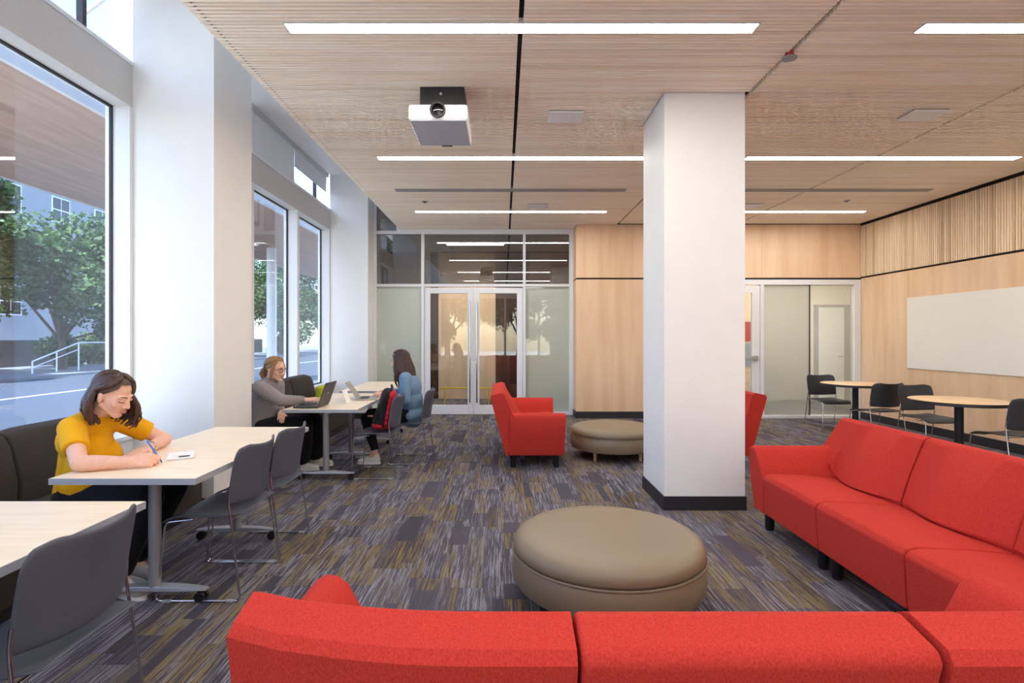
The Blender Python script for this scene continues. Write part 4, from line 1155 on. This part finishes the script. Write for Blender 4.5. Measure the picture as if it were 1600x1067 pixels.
remesh(m_, 'back_panel', BAGR, bp, .009, 6)
m_ = MB(); m_.ell((-.03, -.02, .055), (.10, .15, .05)); remesh(m_, 'pocket', BAGR, bp, .009, 4)
MB().tube([(.085, -.05, .42), (.08, -.03, .47), (.075, .0, .475), (.08, .03, .44)], .010, 8).build('handle', BAGB, bp, 60)
MB().tube([(.05, -.10, .40), (.0, -.155, .30), (-.01, -.165, .18), (.02, -.16, .06)], .011, 8).build('strap', BAGB, bp, 60)
MB().tube([(-.02, -.12, .02), (-.06, -.15, -.005), (-.02, -.18, .02), (.03, -.17, .03)], .006, 6).build('strap', BAGB, bp, 60)

# ================================================================ OUTSIDE
g0 = struct('ground', SIDEW, -6.6, -3.26, -40, 90, -.35, -.06, label='pale paved terrace outside the windows')
struct('ground_behind', SIDEW, -6.6, 30, -40, YN - .1, -.35, -.061, label='paving outside behind the camera')
rd = struct('road', ASPHALT, -17.8, -6.6, -40, 120, -.35, -.14, label='grey street outside the windows')
box('road_line', LINEP, rd, -12.75, -12.55, -40, 120, -.14, -.135)
struct('far_pavement', FARP, -36, -17.8, -40, 130, -.35, -.04, label='pavement on the far side of the street')
cp = empty('canopy', (0, 0, 3.9), 0, 'wood lined canopy outside the windows', 'canopy')
for k in range(12):
    pass
box('soffit', SOFFIT, cp, -7.7, -4.48, 2.0, 60, 0, .03)
box('fascia', HEADER, cp, -7.75, -7.7, 2.0, 60, -.01, .35); box('fascia', HEADER, cp, -4.48, -4.43, 2.0, 60, -.01, .35)
box('deck', HEADER, cp, -7.7, -4.48, 2.0, 60, .03, .3)
for y in (3.2, 6.2, 11.2): MB().tube([(-3.27, y, 2.4), (-6.0, y, .35)], .025, 8).build('tie_rod', GREYM, cp, 40)
for y in (14.9, 29.0):
    r = empty('canopy_post', (-6.4, y, -.06), 0, 'pale round canopy post outside, %s' % ('seen through the middle window' if y == 14.9 else 'farther along the street' if y > 20 else 'behind the camera'), 'post', 'canopy posts')
    MB().lathe([(.13, 0), (.13, 3.955)], n=20).build('shaft', FRAMEW, r, 40); MB().lathe([(.2, 0), (.2, .03)], n=20).build('base_plate', GREYM, r, 40)
fc = empty('fence', (-24.6, 0, -.04), 0, 'grey board fence across the street', 'fence')
fb = MB().box(-.03, .03, -.98, .98, 0, 1.35).mesh('board_panel'); fb.materials.append(FENCE)
for k in range(24): link('board_panel', fb, fc, loc=(0, 8 + k * 2.0, 0))
bd = empty('building', (-32, 0, 0), 0, 'pale building with paned windows across the street', 'building')
box('wall', BUILD, bd, -6, 0, 20, 62, -.1, 13)
box('cornice', FRAMEW, bd, -.1, .3, 20, 62, 12.6, 13.2)
for i in range(10):
    for j in range(3):
        y = 23 + i * 4; z = 3.0 + j * 3.4
        w_ = MB().box(-.02, .06, y - .8, y + .8, z - .1, z + 1.7).build('window', FRAMEW, bd)
        for a, b_ in ((-.72, -.03), (.03, .72)):
            for c, d in ((-.02, .76), (.84, 1.62)): box('pane', SCREEN, w_, .055, .065, y + a, y + b_, z + c, z + d)
def tree_meshes(seed, R, H, n, leaf, base):
    rnd = random.Random(seed); mb = MB()
    blobs = []
    for k in range(16):
        a = rnd.random() * 6.28; q = R * (.25 + .6 * rnd.random()); z = base + (H - base) * rnd.random()
        fall = 1 - .55 * abs((z - base) / (H - base) - .4)
        blobs.append((V((math.cos(a) * q * fall, math.sin(a) * q * fall, z)), R * (.26 + .2 * rnd.random())))
    for k in range(n):
        c, br = rnd.choice(blobs); d = V((rnd.gauss(0, 1), rnd.gauss(0, 1), rnd.gauss(0, .7))).normalized() * br * (.55 + .5 * rnd.random())
        p = c + d; s = leaf * (.6 + .8 * rnd.random())
        a = V((rnd.gauss(0, 1), rnd.gauss(0, 1), rnd.gauss(0, .5))).normalized(); b_ = a.cross(V((rnd.gauss(0, 1), rnd.gauss(0, 1), rnd.gauss(0, 1)))).normalized()
        mb.add([p - a * s, p + b_ * s * .6, p + a * s, p - b_ * s * .6], [(0, 1, 2, 3)])
    lm = mb.mesh('foliage')
    t = MB().tube([(0, 0, 0), (.05, .03, base * .6), (0, .1, base + .6), (.1, 0, H * .7)], .2, 10, r2=.05)
    for c, br in blobs[:8]: t.tube([(0, .05, base * .8), tuple(c * .5 + V((0, 0, base * .4))), tuple(c)], .07, 6, r2=.02)
    return lm, t.mesh('trunk', 60)
kinds = [tree_meshes(1, 3.6, 8.2, 15000, .12, 1.7), tree_meshes(2, 3.0, 7.0, 13000, .11, 1.5)]
sb_mesh = tree_meshes(5, 1.0, 1.5, 1500, .09, .25)
for lm, tm in kinds: lm.materials.append(LEAF); tm.materials.append(BARK)
sb_mesh[0].materials.append(LEAF2); sb_mesh[1].materials.append(BARK)
def tree(x, y, k, s, rz, lab):
    r = empty('street_tree', (x, y, -.05), rz, lab, 'tree', 'street trees'); r.scale = (s, s, s)
    f_ = link('foliage', kinds[k][0], r); f_['kind'] = 'stuff'; link('trunk', kinds[k][1], r)
for i, (x, y, k, s, lab) in enumerate(((-20.2, 17.6, 0, 1.0, 'leafy street tree outside the first window, leftmost'), (-20.6, 25.2, 1, 1.1, 'leafy street tree outside the first window, second from the left'),
        (-20.0, 33.0, 0, .95, 'leafy street tree beyond the first window, behind the white pillar'), (-19.8, 40.0, 1, 1.1, 'leafy street tree seen left in the middle window'),
        (-20.2, 49.0, 0, 1.1, 'leafy street tree seen right of the canopy post'), (-19.6, 60.0, 1, 1.2, 'leafy street tree in the far window pane'),
        (-22.0, 75.0, 0, 1.4, 'distant leafy tree at the end of the street'), (-3.5, -14.0, 0, 1.0, 'leafy tree behind the camera on the left'),
        (5.0, -13.0, 1, 1.1, 'leafy tree behind the camera on the right'), (1.2, -23.0, 1, 1.2, 'leafy tree behind the camera in the middle'), (-8.0, -19.0, 0, 1.2, 'leafy tree far behind the camera on the left'), (10.5, -18.0, 0, 1.2, 'leafy tree far behind the camera on the right'))):
    tree(x, y, k, s, i * 1.3, lab)
for i, (x, y) in enumerate(((-22.7, 21.0), (-22.8, 23.2), (-22.6, 27.6), (-22.9, 30.0), (-22.6, 44.5), (-22.7, 55))):
    r = empty('shrub', (x, y, -.05), i * .9, ['low shrub by the fence under the leftmost tree', 'low shrub by the fence, second from the left', 'low shrub by the fence, third from the left', 'low shrub by the fence behind the white pillar', 'low shrub seen left of the canopy post', 'low shrub seen in the far window pane'][i], 'shrub', 'shrubs along the fence')
    f_ = link('foliage', sb_mesh[0], r); f_['kind'] = 'stuff'; link('stem', sb_mesh[1], r)
hr = empty('stair_rail', (-19.2, 22.0, -.04), 0, 'pale metal handrail across the street', 'rail')
for y, z in ((0, .5), (1.2, .9), (2.4, 1.25)): MB().tube([(0, y, 0), (0, y, z)], .03, 8).build('post', ALU, hr, 40)
MB().tube([(0, 0, .5), (0, 2.4, 1.25), (0, 4.0, 1.25)], .03, 8).build('top_rail', ALU, hr, 40)
MB().tube([(0, 0, .25), (0, 2.4, .95)], .02, 8).build('lower_rail', ALU, hr, 40)
# lamps added to brighten the corridor and the vestibule
for x, y, z, lab in ((6.4, 11.0, 2.895, 'lamp added to brighten the corridor behind the glass screen'), (4.2, 10.7, 2.895, 'lamp added to brighten the corridor behind the glass door'), (-.6, 11.4, 3.415, 'lamp added to brighten the vestibule beyond the double doors')):
    r = empty('fill_light', (x, y, z), 0, lab, 'light', 'added lamps beyond the glass')
    box('housing', PANELG, r, -.62, .62, -.09, .09, -.02, .0); box('diffuser', LEDFILL, r, -.6, .6, -.07, .07, -.026, -.02)
